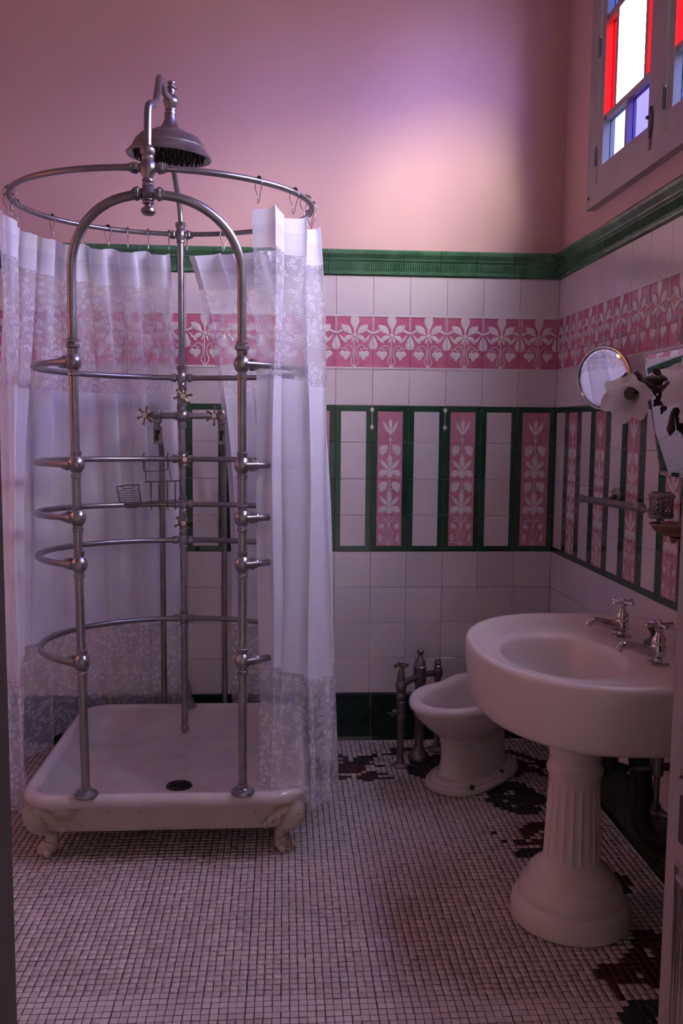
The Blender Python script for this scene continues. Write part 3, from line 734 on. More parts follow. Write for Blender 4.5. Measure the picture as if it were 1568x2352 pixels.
def handle(c, stem_to, rot=0.0):
    c = Vector(c); ax = (c-Vector(stem_to)).normalized()
    b = MB(); b.tube([stem_to, c], .0065, 10); b.lathe([(.008,-.010),(.0105,-.006),(.0115,.0),(.0105,.006)], c, ax, 18)
    e1 = Vector((1,0,0)); e1 = (e1-ax*e1.dot(ax)).normalized(); e2 = ax.cross(e1)
    for k in range(6):
        a = rot+2*PI*k/6; d = e1*math.cos(a)+e2*math.sin(a)
        b.tube([c+d*.007, c+d*.018, c+d*.026], [.0042,.0030,.0038], 8); b.ball(c+d*.0305, .0054, 10, 8)
    h = b.build('valve_handle', 'brass_worn', cage)
    b = MB(); b.lathe([(.0085,.004),(.0085,.008),(.007,.0095),(.0,.010)], c, ax, 18); b.build('ceramic_button', 'ceramic_button', h)
    b = MB(); p0 = c+ax*.0102; b.tube([p0-e1*.0045+e2*.0015, p0+e1*.0045-e2*.0015], .0008, 6); b.build('index_mark', 'mark_dark', h)
YH = RY-.062
handle((-1.622, YH, ZV), (-1.592, RY+.02, ZV), .3); handle((-1.372, YH, ZV), (-1.352, RY+.02, ZV), .5)
handle((-1.486, YH+.005, 1.420), (RX+.003, RY, 1.420), .2); handle((-1.482, YH, 1.190), (RX, RY, 1.190), .05); handle((-1.488, YH, .955), (RX, RY, .958), .3)
for z in (1.420, .958):
    b = MB(); b.lathe([(.0125,-.036),(.015,-.034),(.015,-.028),(.013,-.026),(.019,-.010),(.0195,.008),(.013,.024),(.0150,.026),(.0150,.032),(.0125,.034)], (RX, RY, z), n=20)
    b.lathe([(.014,0),(.014,.018),(.010,.022),(.010,.034)], (RX, RY, z), (.05,-1,0), 16); b.build('stop_valve', 'pewter', cage)
# shower head
SX, SY, SZ = -1.486, -.655, 2.168
ax = Vector((.05, -.05, 1)).normalized()
b = MB()
hh = lambda h: h if h < .08 else .08+(h-.08)*.80
b.lathe([(r_, hh(h_)) for r_, h_ in [(.0,.010),(.116,.010),(.127,.0),(.1325,-.003),(.1355,.001),(.1300,.008),(.1180,.020),(.1165,.026),(.1135,.030),(.1140,.034),(.1060,.047),(.0960,.056),(.0940,.060),(.0760,.068),(.0500,.076),(.0480,.080),(.0330,.086),(.0240,.100),(.0185,.122),(.0165,.140),(.0185,.142),(.0185,.146),(.0160,.148),(.0160,.156),(.0185,.158),(.0185,.162),(.0160,.164)]], (SX, SY, SZ), ax, 44)
head = b.build('shower_head', 'pewter', cage)
b = MB(); b.lathe([(.0,.0095),(.1145,.0095),(.1145,.007),(.0,.007)], (SX, SY, SZ), ax, 36); b.build('spray_plate', 'iron_black', head)
b = MB(); e1 = Vector((1,0,-.05)).normalized(); e2 = ax.cross(e1)
for ring, n in ((.014,6),(.034,12),(.054,18),(.074,24),(.092,28),(.107,32)):
    for k in range(n):
        a = 2*PI*k/n+ring*40; c = Vector((SX, SY, SZ))+e1*ring*math.cos(a)+e2*ring*math.sin(a)
        b.tube([c+ax*.006, c-ax*.008, c-ax*.010], [.0030,.0026,.0016], 6)
b.build('nozzles', 'iron_black', head)
b = MB()
b.lathe([(r_, hh(h_)) for r_, h_ in [(.016,.164),(.019,.172),(.0235,.184),(.0245,.196),(.020,.208),(.012,.216),(.0115,.222),(.0140,.224),(.0140,.228),(.011,.230),(.011,.236),(.018,.240),(.0185,.243),(.010,.246),(.009,.254),(.013,.257),(.0135,.262),(.010,.266),(.0,.267)]], (SX, SY, SZ), ax, 22)
b.build('head_hub', 'pewter', cage)
hub = Vector((SX, SY, SZ))+ax*hh(.19)
b = MB(); b.tube(smooth([(FX, FY, ZA+.12), (FX+.001, FY+.006, ZA+.215), (FX+.004, FY+.020, ZA+.240), (FX+.010, FY+.075, ZA+.262), (FX+.012, FY+.100, ZA+.285), (FX+.006, FY+.18, ZA+.350), (FX-.002, FY+.26, ZA+.398), (FX-.003, FY+.33, ZA+.410), (FX-.002, FY+.39, ZA+.400), (hub.x, hub.y-.01, hub.z+.008)], 6), .0105, 14)
b.build('front_arm', 'pewter', cage)

# ================================================================ curtains
def curtain(name, th0, th1, npl, L, path, label, ph=0.0, amp=.030, seed=1):
    # path: list of (s, x, y, zbottom) for the hem; the top follows the hoop
    NS, NTT = 260, 64; rr = random.Random(seed); zt = 1.948; H = 1.84
    ks = [p[0] for p in path]; hem = smooth([(p[1], p[2], p[3]) for p in path], 12); hs = []
    for i in range(len(ks)-1): hs += [ks[i]+(ks[i+1]-ks[i])*q/12 for q in range(12)]
    hs.append(ks[-1])
    def hem_at(s):
        for i in range(len(hs)-1):
            if s <= hs[i+1]+1e-9:
                u = (s-hs[i])/(hs[i+1]-hs[i]); return hem[i].lerp(hem[i+1], max(0, min(1, u)))
        return hem[-1]
    w1 = [(rr.uniform(.6, 1.3), rr.uniform(0, 6.28)) for _ in range(npl+2)]
    V = []; UVs = []; 
    for j in range(NTT+1):
        t_ = j/NTT
        for i in range(NS+1):
            s = i/NS; a = th0+(th1-th0)*s
            top = Vector((HCX+HA*math.cos(a), HCY+HB*math.sin(a), 0)); nrm = Vector((HB*math.cos(a), HA*math.sin(a), 0)).normalized()
            tan = Vector((-nrm.y, nrm.x, 0))
            bot = hem_at(s); rear = max(0, min(1, (math.sin(a)-.45)/.4)); k = 1-(1-t_)**(1.7+2.0*rear)
            c = top.lerp(Vector((bot.x, bot.y, 0)), k)
            pl = npl*s; n0 = int(pl); am, p2 = w1[min(n0, npl)]; am2 = w1[min(n0+1, npl+1)][0]; fr = pl-n0; am = am+(am2-am)*fr
            phs = 2*PI*pl+ph
            A = amp*am*(1.0-.30*t_+.25*math.sin(3*t_+p2)*t_)
            A *= 1-.55*rear*t_
            tri = math.asin(.96*math.sin(phs))/1.287
            c = c + nrm*(A*tri + .006*math.sin(5*t_*2+phs*.5+ph)) + tan*(A*.75*math.sin(2*phs+.6)*(.6+.4*t_)+ .010*t_*math.sin(phs*.37+seed))
            hk = abs(math.sin(PI*(pl+ph/(2*PI)-.25)))         # hooks hold the crests
            zz = zt - .020*hk*(1-t_)**6
            z = zz+(bot.z-zz)*t_
            c.z = z; V.append(c); UVs.append((s*L, t_*H))
    F = []
    for j in range(NTT):
        for i in range(NS):
            a_ = j*(NS+1)+i; F.append((a_, a_+1, a_+NS+2, a_+NS+1))
    b = MB(); b.add(V, F); o = b.build(name, 'sheer_lace', sharp=None)
    me = o.data; ul = me.uv_layers.new(name='UVMap')
    for lp in me.loops: ul.data[lp.index].uv = UVs[lp.vertex_index]
    return tag(o, label, 'curtain', 'sheer shower curtains')
D2R = PI/180
curtain('shower_curtain', -50*D2R, 87*D2R, 7, 1.55,
  [(0,-1.185,-.975,.215),(.12,-1.100,-1.000,.190),(.24,-1.020,-.955,.130),(.40,-.965,-.78,.100),(.55,-.955,-.52,.10),(.70,-.99,-.22,.10),(.80,-1.08,-.066,.10),(.90,-1.20,-.058,.10),(1,-1.33,-.058,.10)],
  'sheer white lace curtain hanging on the hoop side nearest the bidet', ph=-.6, amp=.030, seed=3)
curtain('shower_curtain', 203*D2R, 94*D2R, 8, 1.55,
  [(0,-1.905,-.93,.110),(.12,-1.975,-.85,.10),(.25,-2.035,-.68,.10),(.40,-2.040,-.42,.10),(.52,-1.985,-.17,.10),(.62,-1.86,-.064,.10),(.80,-1.70,-.058,.10),(1,-1.525,-.058,.10)],
  'sheer white lace curtain at the left edge, bunched away from the bidet side', ph=.9, amp=.028, seed=9)
# hooks
def hook_meshes():
    w = MB(); R = .012
    L = smooth([(0,-.004,-.062),(0,-.007,-.058),(0,-.006,-.046),(0,-.009,-.034),(0,-.019,-.016),(0,-.0175,0),(0,-.011,.009)], 4)
    L2 = smooth([(0,-.004,-.062),(0,.002,-.056),(0,.004,-.046),(0,.009,-.032),(0,.018,-.014),(0,.0165,.001),(0,.010,.010)], 4)
    w.tube(L, .0011, 6); w.tube(L2, .0011, 6)
    bd = MB()
    for k in range(5):
        a = PI*(.18+.16*k); bd.ball((0, -.0125*math.cos(a), .0125*math.sin(a)), .0030, 10, 8)
    return w.mesh('hook_wire', 'steel_wire', sharp=None), bd.mesh('roller_beads', 'bronze_dark', sharp=None)
WM, BM = hook_meshes()
def hook(a, label, tilt):
    p = Vector((HCX+HA*math.cos(a), HCY+HB*math.sin(a), ZH))
    h = thing('curtain_hook', p, label, 'curtain hook', 'beaded wire curtain hooks'); h.rotation_euler[2] = math.atan2(HB*math.sin(a)/HB, HA*math.cos(a)/HA)-PI/2+tilt
    inst('hook_wire', WM, h); inst('roller_beads', BM, h)
ORD = ['first', 'second', 'third', 'fourth', 'fifth', 'sixth', 'seventh', 'eighth', 'ninth', 'tenth']
for k, a in enumerate((-49, -29, -17, -8, 8, 40, 70, 87)):
    hook(a*D2R, f'beaded wire hook, {ORD[k]} from the front edge of the right-hand curtain', (random.random()-.5)*.8)
for k, a in enumerate((201, 190, 178, 150, 133, 122, 113, 104, 95)):
    hook(a*D2R, f'beaded wire hook, {ORD[k]} from the front edge of the left-hand curtain', (random.random()-.5)*.8)

# ================================================================ wire soap basket on the ribs
YB = RY-.025
def BP(x, z, y=0.0): return (x, YB+y, z)
bk = thing('soap_basket', BP(-1.60, 1.02), 'rusty wire soap and sponge basket hooked over the cage rib', 'basket')
b = MB()
b.tube([BP(-1.637,1.150), BP(-1.637,1.205,-.004), BP(-1.636,1.214,.016), BP(-1.634,1.206,.03)], .0017, 6); b.tube([BP(-1.549,1.155), BP(-1.549,1.205,-.004), BP(-1.549,1.214,.016), BP(-1.549,1.206,.03)], .0017, 6)
b.tube(smooth([BP(-1.636,1.205), BP(-1.636,1.152), BP(-1.625,1.144), BP(-1.562,1.148), BP(-1.550,1.156), BP(-1.549,1.205)], 4), .0017, 6)
b.tube([BP(-1.634,1.19), BP(-1.627,1.107)], .0017, 6); b.tube([BP(-1.547,1.19), BP(-1.536,1.115)], .0017, 6); b.build('hanger', 'wire_rust', bk)
b = MB()
b.tube(smooth([BP(-1.627,1.107,-.04), BP(-1.510,1.112,-.04), BP(-1.497,1.104,-.04), BP(-1.484,1.045,-.05), BP(-1.492,1.034,-.05), BP(-1.714,1.026,-.05)], 4), .0020, 6)
b.tube([BP(-1.627,1.107), BP(-1.497,1.108), BP(-1.488,1.04), BP(-1.63,1.03)], .0016, 6)
for x in (-1.612, -1.582, -1.552, -1.523):
    b.tube(smooth([BP(x,1.110,0), BP(x+.001,1.04,0), BP(x+.004,1.008,-.012), BP(x+.008,1.006,-.03), BP(x+.009,1.035,-.048), BP(x+.010,1.108,-.042)], 3), .0014, 6)
b.build('basket', 'wire_rust', bk)
b = MB()
b.tube(smooth([BP(-1.718,1.092,-.06), BP(-1.652,1.098,-.06), BP(-1.645,1.09,-.06), BP(-1.640,1.032,-.05), BP(-1.648,1.026,-.05), BP(-1.708,1.024,-.05), BP(-1.714,1.03,-.05), BP(-1.722,1.082,-.06)], 4, True), .0022, 6, True)
for k in range(6):
    z = 1.078-.0085*k; b.tube(smooth([BP(-1.719+.0012*k,z,-.058), BP(-1.68,z-.005,-.030), BP(-1.643+.0004*k,z+.004,-.056)], 4), .0013, 6)
b.tube([BP(-1.707,1.093,-.06), BP(-1.70,1.083,-.06), BP(-1.665,1.086,-.06), BP(-1.66,1.096,-.06)], .0014, 6); b.tube([BP(-1.70,1.024,-.05), BP(-1.69,1.013,-.05), BP(-1.655,1.013,-.05), BP(-1.65,1.025,-.05)], .0014, 6)
b.build('soap_tray', 'wire_rust', bk)

# ================================================================ pedestal sink
SKX, SKY = -.300, -1.375
sink = thing('pedestal_sink', (-.336, -1.36, 0), 'large oval white porcelain pedestal sink with fluted column', 'sink')
NPH = 72
def sup(c, e): return math.copysign(abs(c)**(2/e), c)
def sk_out(f, z, dx=0):
    R = []
    for k in range(NPH):
        a = 2*PI*k/NPH; c, s_ = math.cos(a), math.sin(a)
        ex = 2.25 if c < 0 else 3.4; axx = .331 if c < 0 else .298
        R.append((SKX+dx+axx*f*sup(c, ex), SKY+.402*f*sup(s_, ex), z))
    return R
def bowl(f, z, fx=1):
    R = []
    for k in range(NPH):
        a = 2*PI*k/NPH; c, s_ = math.cos(a), math.sin(a); axx = .158 if c < 0 else .140
        R.append((-.395+axx*f*c*fx, -1.425+.215*f*s_, z))
    return R
b = MB()
R = [sk_out(f, z) for f, z in ((.30,.545),(.62,.560),(.86,.580),(.930,.592),(.955,.606),(.972,.635),(.985,.670),(.994,.705),(.998,.728),(.994,.742),(.982,.751),(.962,.755),(.940,.754),(.920,.748),(.900,.745),(.870,.744))]
o1 = sk_out(.85, .743); bw = bowl(1.06, .742)
for q in (.33, .66): R.append([tuple(o1[k][i]*(1-q)+bw[k][i]*q for i in range(3)) for k in range(NPH)])
R += [bowl(1.06,.742), bowl(1.02,.739), bowl(.985,.731), bowl(.95,.715), bowl(.90,.685), bowl(.80,.640), bowl(.62,.608), bowl(.35,.596), bowl(.10,.594)]
b.rings(R); b.build('basin', 'porcelain', sink, sharp=60)
b = MB(); b.lathe([(.0,.002),(.020,.002),(.022,-.002)], (-.36, -1.425, .597), n=18); b.build('basin_drain', 'chrome', sink)
NF = 20
def flute(a, h):
    if h < .170 or h > .382: return 1
    e = min(1, (h-.170)/.012, (.382-h)/.012); return 1-.055*e*max(0, abs(math.sin(a*NF/2)))**.8
b = MB()
b.lathe([(.150,0),(.1585,.004),(.1600,.020),(.1570,.042),(.1480,.058),(.1400,.063),(.1385,.070),(.1375,.084),(.1300,.098),(.1200,.105),(.1175,.110),(.1160,.122),(.1080,.134),(.0980,.140),(.0930,.146),(.0880,.152),(.0805,.160),(.0760,.168)]
  + [(.0755-.0085*(h-.17)/.212, h) for h in [.17+.212*k/14 for k in range(15)]]
  + [(.0680,.386),(.0680,.400),(.0735,.408),(.0745,.418),(.0700,.426),(.0670,.432),(.0670,.452),(.0720,.480),(.0860,.520),(.1050,.556)], (-.338, -1.36, 0), n=160, flute=flute)
b.build('pedestal', 'porcelain', sink)
def faucet(x, y, ang, lever_rot):
    z = .742; f_ = MB(); d = Vector((math.cos(ang), math.sin(ang), 0))
    f_.lathe([(.026,0),(.027,.003),(.022,.006),(.012,.008),(.011,.016),(.018,.022),(.019,.045),(.017,.050),(.018,.053),(.0165,.064),(.010,.074),(.008,.080),(.010,.083),(.0105,.089),(.007,.093)], (x, y, z), n=20)
    fo = f_.build('faucet', 'chrome', sink)
    s_ = MB(); c = Vector((x, y, z))
    s_.tube(smooth([c+d*.008+Vector((0,0,.030)), c+d*.035+Vector((0,0,.036)), c+d*.068+Vector((0,0,.046)), c+d*.092+Vector((0,0,.048)), c+d*.104+Vector((0,0,.036))], 5), [.0145-.0003*k for k in range(21)], 12)
    s_.build('spout', 'chrome', fo)
    h = MB(); h.ball(c+Vector((0,0,.098)), .0095, 14, 8, (1,1,.8)); h.lathe([(.006,0),(.005,.006),(.0,.008)], c+Vector((0,0,.104)), n=10)
    for k in range(4):
        a = lever_rot+PI/2*k; e = Vector((math.cos(a), math.sin(a), 0)); p = c+Vector((0,0,.098))
        h.tube([p, p+e*.018, p+e*.036, p+e*.038], [.0058,.0045,.0056,.002], 8)
    h.build('cross_handle', 'chrome', fo)
faucet(-.178, -1.245, PI+.15, .45); faucet(-.196, -1.525, PI+.05, .12)
b = MB(); b.lathe([(.024,0),(.026,.004),(.024,.010),(.027,.014),(.026,.022),(.014,.030),(.009,.036),(.009,.046),(.014,.052),(.018,.060),(.016,.068),(.008,.072),(.0,.073)], (-.150, -1.39, .742), n=22); b.build('waste_knob', 'rubber_plug', sink)

# plumbing under the sink
pl = thing('drain_pipe', (-.125, -1.275, .0), 'thick black iron trap pipe under the sink by the wall', 'pipe')
b = MB(); dxp, dyp = -.125, -1.275
b.tube([(dxp, dyp, .560), (dxp, dyp, .500)], .022, 16); b.lathe([(.022,-.012),(.030,-.010),(.030,.010),(.022,.012)], (dxp, dyp, .475), n=16)
b.tube(smooth([(dxp, dyp, .50), (dxp, dyp, .40), (dxp+.01, dyp-.005, .30), (dxp+.005, dyp-.01, .235), (dxp+.02, dyp-.05, .195), (dxp+.05, dyp-.10, .205), (dxp+.075, dyp-.12, .26), (dxp+.11, dyp-.12, .30), (.0, dyp-.12, .31)], 5), .030, 16)
b.build('trap', 'iron_black', pl)
b = MB(); b.lathe([(.046,0),(.046,.006),(.034,.012)], (0, dyp-.12, .31), (-1,0,0), 20); b.build('wall_flange', 'iron_black', pl)
def supply(x, y, zt_, zb_, wall_y, label):
    o = thing('supply_pipe', (x, y, zb_), label, 'pipe')
    b = MB(); b.tube(smooth([(x, y, .575), (x, y, zb_+.02)], 2), .0085, 12); b.build('riser', 'pipe_grey', o)
    b = MB(); b.ball((x, y, zb_), .0165, 14, 10); b.lathe([(.013,0),(.0145,.004),(.0145,.018),(.011,.022)], (x, y, zb_+.005), n=14)
    b.tube([(x, y, zb_), (x+.03, wall_y, zb_)], .011, 12); b.build('elbow', 'iron_black' if zb_ > .35 else 'pipe_grey', o)
    b = MB(); b.tube([(x+.03, wall_y, zb_), (-.0, wall_y, zb_)], .009, 12); b.lathe([(.034,0),(.034,.005),(.015,.012)], (0, wall_y, zb_), (-1,0,0), 18); b.build('wall_stub', 'pewter_dark', o)
    return o
supply(-.200, -1.272, .575, .385, -1.300, 'thin dark supply pipe beside the pedestal, its elbow turning to the wall')
o2 = supply(-.092, -1.318, .575, .265, -1.350, 'grey supply pipe with round stop valve in front of the iron trap')
b = MB(); b.lathe([(.013,-.03),(.016,-.027),(.016,.027),(.013,.03)], (-.092, -1.318, .40), n=16); b.tube([(-.092, -1.318, .40), (-.05, -1.325, .40)], .008, 10); b.build('stop_valve', 'pipe_grey', o2)
b = MB(); b.lathe([(.006,-.008),(.024,-.007),(.027,0),(.024,.007),(.006,.008)], (-.042, -1.330, .40), (1,-.3,0), 18); b.build('valve_wheel', 'pewter_dark', o2)

# ================================================================ bidet
BA = 45*D2R; bu = Vector((math.cos(BA), math.sin(BA), 0)); bv = Vector((-bu.y, bu.x, 0))
bidet = thing('bidet', (-.40, -.41, 0), 'white porcelain bidet on a moulded foot standing by the back wall', 'bidet')
def bd(cx, cy, L, W, z, waist=0.0, e=2.0, dz=0.0, n=56):
    R = []
    for k in range(n):
        a = 2*PI*k/n; x = L*sup(math.cos(a), e); y = W*sup(math.sin(a), e)*(1-waist*math.exp(-((x-.01)/(.075))**2))
        p = Vector((cx, cy, z+dz*(x/L)))+bu*x+bv*y; R.append(tuple(p))
    return R
rc = (-.437, -.520); bc = (-.400, -.405)
def lp(t_): return (rc[0]+(bc[0]-rc[0])*t_, rc[1]+(bc[1]-rc[1])*t_)
b = MB()
R = [bd(*lp(1), .225,.122,0,0,2.4), bd(*lp(1), .232,.128,.008,0,2.4), bd(*lp(1), .231,.127,.022,0,2.4), bd(*lp(1), .224,.121,.027,0,2.4), bd(*lp(1), .206,.112,.029,0,2.4), bd(*lp(1), .204,.110,.036,0,2.4), bd(*lp(1), .198,.105,.041,0,2.4), bd(*lp(1), .180,.093,.044,0,2.4),
     bd(*lp(1), .172,.086,.066,0,2.3), bd(*lp(.98), .166,.082,.110,0,2.3), bd(*lp(.95), .168,.083,.165,0,2.3), bd(*lp(.92), .175,.088,.180,0,2.2), bd(*lp(.9), .180,.092,.190,0,2.2), bd(*lp(.85), .180,.092,.198,0,2.2),
     bd(*lp(.7), .195,.105,.215,.02,2.1), bd(*lp(.45), .225,.132,.250,.05), bd(*lp(.2), .258,.152,.295,.10), bd(*lp(.05), .276,.163,.325,.14), bd(*lp(0), .282,.167,.340,.16), bd(*lp(0), .292,.174,.346,.17), bd(*lp(0), .296,.177,.356,.17),
     bd(*lp(0), .294,.175,.367,.17), bd(*lp(0), .284,.166,.374,.17), bd(*lp(0), .266,.149,.374,.18), bd(*lp(0), .250,.134,.368,.19), bd(*lp(0), .242,.126,.355,.19), bd(*lp(.05), .232,.118,.325,.18), bd(*lp(.2), .205,.100,.270,.12), bd(*lp(.4), .150,.070,.235), bd(*lp(.5), .06,.03,.228)]
b.rings(R); b.build('bowl_and_foot', 'porcelain', bidet, sharp=50)
for sx, sy in ((1,-1),(-1,-1),(-1,1),(.2,-1)):
    p = Vector((bc[0], bc[1], .030))+bu*.165*sx+bv*.104*sy; b = MB(); b.lathe([(.009,0),(.009,.012),(.003,.013)], p, n=10); b.build('floor_bolt', 'mark_dark', bidet)
bt = thing('bidet_tap', (-.579, -.236, 0), 'dull metal three-column bidet tap stand with cross handle by wall', 'tap')
colL, colC, colR = (-.664, -.300), (-.579, -.222), (-.493, -.135)
b = MB(); b.lathe([(.030,0),(.031,.006),(.018,.014),(.014,.03),(.0125,.19),(.016,.195),(.016,.205),(.0135,.208),(.0135,.235),(.0165,.24),(.0165,.258),(.013,.262),(.018,.272),(.0185,.286),(.013,.294),(.019,.305),(.0225,.320),(.020,.336),(.014,.345),(.0165,.352),(.0165,.358),(.012,.362),(.0135,.372),(.009,.385),(.007,.398)], (*colL, 0), n=20); b.build('column', 'pewter_dark', bt)
b = MB(); b.lathe([(.042,0),(.043,.012),(.034,.026),(.022,.038),(.0185,.06),(.0185,.17),(.022,.175),(.022,.190),(.0185,.195),(.0185,.30),(.024,.315),(.026,.345),(.024,.365),(.027,.370),(.027,.376),(.022,.380),(.022,.395),(.018,.402),(.011,.412),(.008,.422),(.014,.432),(.014,.440),(.008,.446)], (*colC, 0), n=22); b.build('column', 'pewter_dark', bt)
b = MB(); b.lathe([(.036,0),(.036,.008),(.016,.016),(.012,.03),(.012,.30),(.019,.315),(.021,.330),(.015,.345),(.018,.352),(.012,.358),(.015,.366),(.010,.374),(.011,.381),(.004,.388)], (*colR, 0), n=20); b.build('column', 'pewter_dark', bt)
b = MB()
for c in (colL, colR):
    b.tube(smooth([(colC[0], colC[1], .335), (colC[0]*.5+c[0]*.5, colC[1]*.5+c[1]*.5, .334), (c[0], c[1], .322)], 4), .0125, 12)
b.build('cross_arm', 'pewter_dark', bt)
b = MB(); c = Vector((*colL, .402)); b.ball(c, .010, 12, 8, (1,1,.8)); b.lathe([(.008,0),(.008,.004),(0,.005)], c+Vector((0,0,.006)), n=12)
for k in range(4):
    a = .25+PI/2*k; e = Vector((math.cos(a), math.sin(a), 0)); b.tube([c, c+e*.018], .0045, 8); b.ball(c+e*.025, .0075, 10, 8)
b.build('cross_handle', 'brass_worn', bt)
b = MB(); c = Vector((*colL, .222)); b.tube([c, c+Vector((-.026,-.012,0))], .009, 10); b.ball(c+Vector((-.026,-.012,0)), .011, 12, 8)
b.tube([c+Vector((-.052,-.025,.004)), c+Vector((-.030,-.02,-.014))], .004, 8); b.build('side_lever', 'pewter_dark', bt)

# ================================================================ things on the right wall
# round mirror on a bracket
mc = Vector((-.098, -.812, 1.478)); mn = Vector((-.83, -.55, -.085)).normalized()
rm = thing('round_mirror', mc, 'small round metal-framed mirror on a bracket reflecting the curtain', 'mirror')
b = MB(); b.lathe([(.0,-.004),(.094,-.004),(.0945,.002),(.0945,.003)], mc, mn, 64)
b.build('backing', 'bronze_dark', rm)
b = MB(); b.lathe([(.0,.0042),(.084,.0042),(.0935,.0026),(.0935,.001)], mc, mn, 72); b.build('mirror_glass', 'mirror', rm, sharp=2)
b = MB(); b.lathe([(.094,-.010),(.1015,-.008),(.1030,.0),(.1005,.006),(.0955,.0065),(.0930,.003),(.094,-.010)], mc, mn, 64); b.build('frame', 'mirror_edge', rm)
b = MB(); b.tube(smooth([mc-mn*.008, mc-mn*.03+Vector((0,0,-.03)), (-.05, -.80, 1.40), (-.0, -.80, 1.40)], 5), .006, 10); b.lathe([(.022,0),(.022,.006),(.010,.012)], (0, -.80, 1.40), (-1,0,0), 18); b.build('bracket', 'bronze_dark', rm)
# tall tilted mirror
tm_ = thing('wall_mirror', (-.03, -1.30, 1.19), 'tall frameless wall mirror with rounded corners behind the glass flower lamp', 'mirror')
y0, y1 = -1.085, -1.62; z0, z1 = 1.185, 1.527
def tilt(y, z, o_): 
    k = (z-z0)/(z1-z0); return (-.020-.062*k-o_, y, z)
def rr2(d):
    out = []; r = .028
    for cy_, cz_, a0 in ((y0-d-r, z1-d-r, 0), (y1+d+r, z1-d-r, PI/2), (y1+d+r, z0+d+r, PI), (y0-d-r, z0+d+r, 1.5*PI)):
        rr_ = r if a0 < 3 else .006
        for i in range(8):
            a = a0+i/7*PI/2
            sy = 1 if a0 in (0, 1.5*PI) else -1; sz = 1 if a0 in (0, PI/2) else -1
            out.append((cy_+(r-rr_)*sy+rr_*math.cos(a), cz_+(r-rr_)*sz+rr_*math.sin(a)))
    return out
b = MB(); b.rings([[tilt(y, z, -.006) for y, z in rr2(0)], [tilt(y, z, 0) for y, z in rr2(0)], [tilt(y, z, .002) for y, z in rr2(.012)]]); b.build('mirror_glass', 'mirror', tm_, sharp=2)
b = MB(); b.rings([[tilt(y, z, -.014) for y, z in rr2(.004)], [tilt(y, z, -.0065) for y, z in rr2(.004)]]); b.build('backing', 'bronze_dark', tm_)
for y in (-1.2, -1.5):
    b = MB(); b.box((0, y, 1.20), (-.012, y+.03, 1.215)); b.build('lower_clip', 'bronze_dark', tm_)
    b = MB(); b.tube([(0, y, 1.48), (-.06, y, 1.48)], .005, 8); b.build('spacer_rod', 'bronze_dark', tm_)
# sconce with flower shades
sc = thing('wall_sconce', (-.02, -1.30, 1.42), 'bronze leaf wall sconce with ruffled frosted glass flower shades before the mirror', 'wall lamp')
b = MB(); b.lathe([(.050,0),(.052,.006),(.035,.016),(.015,.022)], (-.0, -1.30, 1.60), (-1,0,0), 20); b.build('backplate', 'bronze_dark', sc)
def shade(c, ax, R, seed, bulb=True):
    c = Vector(c); ax = Vector(ax).normalized(); up = Vector((0,0,1)); e1 = (up-ax*up.dot(ax)).normalized(); e2 = ax.cross(e1)
    rr = random.Random(seed); n = 96; prof = [(.016,-.082),(.026,-.078),(.034,-.062),(.036,-.040),(.036,-.020),(.041,-.006),(.050,.004),(.060,.009),(.068,.012),(.074,.013)]
    phs = rr.uniform(0, 6); Rg = []
    for r, h in prof:
        w = max(0, (r-.036)/.038); ring = []
        for k in range(n):
            a = 2*PI*k/n; lob = math.cos(6*a+phs)+.4*math.cos(11*a+2*phs); fine = math.cos(32*a)
            q = r*R/.074*(1+.10*w*lob+.006*fine*w); hh = h+w*w*(.012*math.cos(6*a+phs+.6)+.0022*fine)
            ring.append(c+ax*hh+(e1*math.cos(a)+e2*math.sin(a))*q)
        Rg.append(ring)
    b = MB(); b.rings(Rg, False, False); s_ = b.build('glass_shade', 'frosted_glass', sc, sharp=None)
    b = MB(); b.lathe([(.0,-.094),(.012,-.092),(.018,-.084),(.018,-.074),(.013,-.072),(.013,-.058),(.010,-.056),(.0,-.060)], c, ax, 20); b.build('lamp_holder', 'bulb_base', s_)
def leaf(b, base, tip, wd, sag, nrm):
    base = Vector(base); tip = Vector(tip); ax = (tip-base); L = ax.length; nrm = Vector(nrm); sd = ax.normalized().cross(nrm).normalized(); nr = sd.cross(ax.normalized())
    R = []
    for k in range(9):
        u = k/8; w = wd*math.sin(PI*min(1, u*.92+.06))**.8*(1+.22*math.cos(k*PI)); c = base+ax*u+nr*sag*math.sin(PI*u)
        R.append([c-sd*w+nr*.003, c+nr*.004, c+sd*w+nr*.003, c+nr*-.001])
    b.rings(R)
c1 = Vector((-.160, -1.165, 1.403)); a1 = Vector((-.47, -.86, -.20)).normalized()
shade(c1, a1, .066, 4)
c2 = Vector((-.155, -1.545, 1.412)); a2 = Vector((-.88, -.30, -.30)).normalized()
shade(c2, a2, .075, 8)
b = MB(); h1 = c1-a1*.090; h2 = c2-a2*.090; bp = Vector((-.02, -1.30, 1.60))
b.tube(smooth([bp, (-.05, -1.28, 1.53), (-.07, -1.25, 1.45), (-.085, -1.19, 1.43), h1], 6), .0055, 10)
b.tube(smooth([bp, (-.05, -1.33, 1.53), (-.09, -1.36, 1.46), (-.12, -1.40, 1.45), h2], 6), .0055, 10)
b.tube(smooth([(-.085, -1.19, 1.43), (-.13, -1.22, 1.445), (-.16, -1.30, 1.452), (-.13, -1.40, 1.45)], 6), .0050, 10); b.build('arms', 'bronze_dark', sc)
rt = Vector((.97, -.24, 0)); upv = Vector((0, 0, 1))
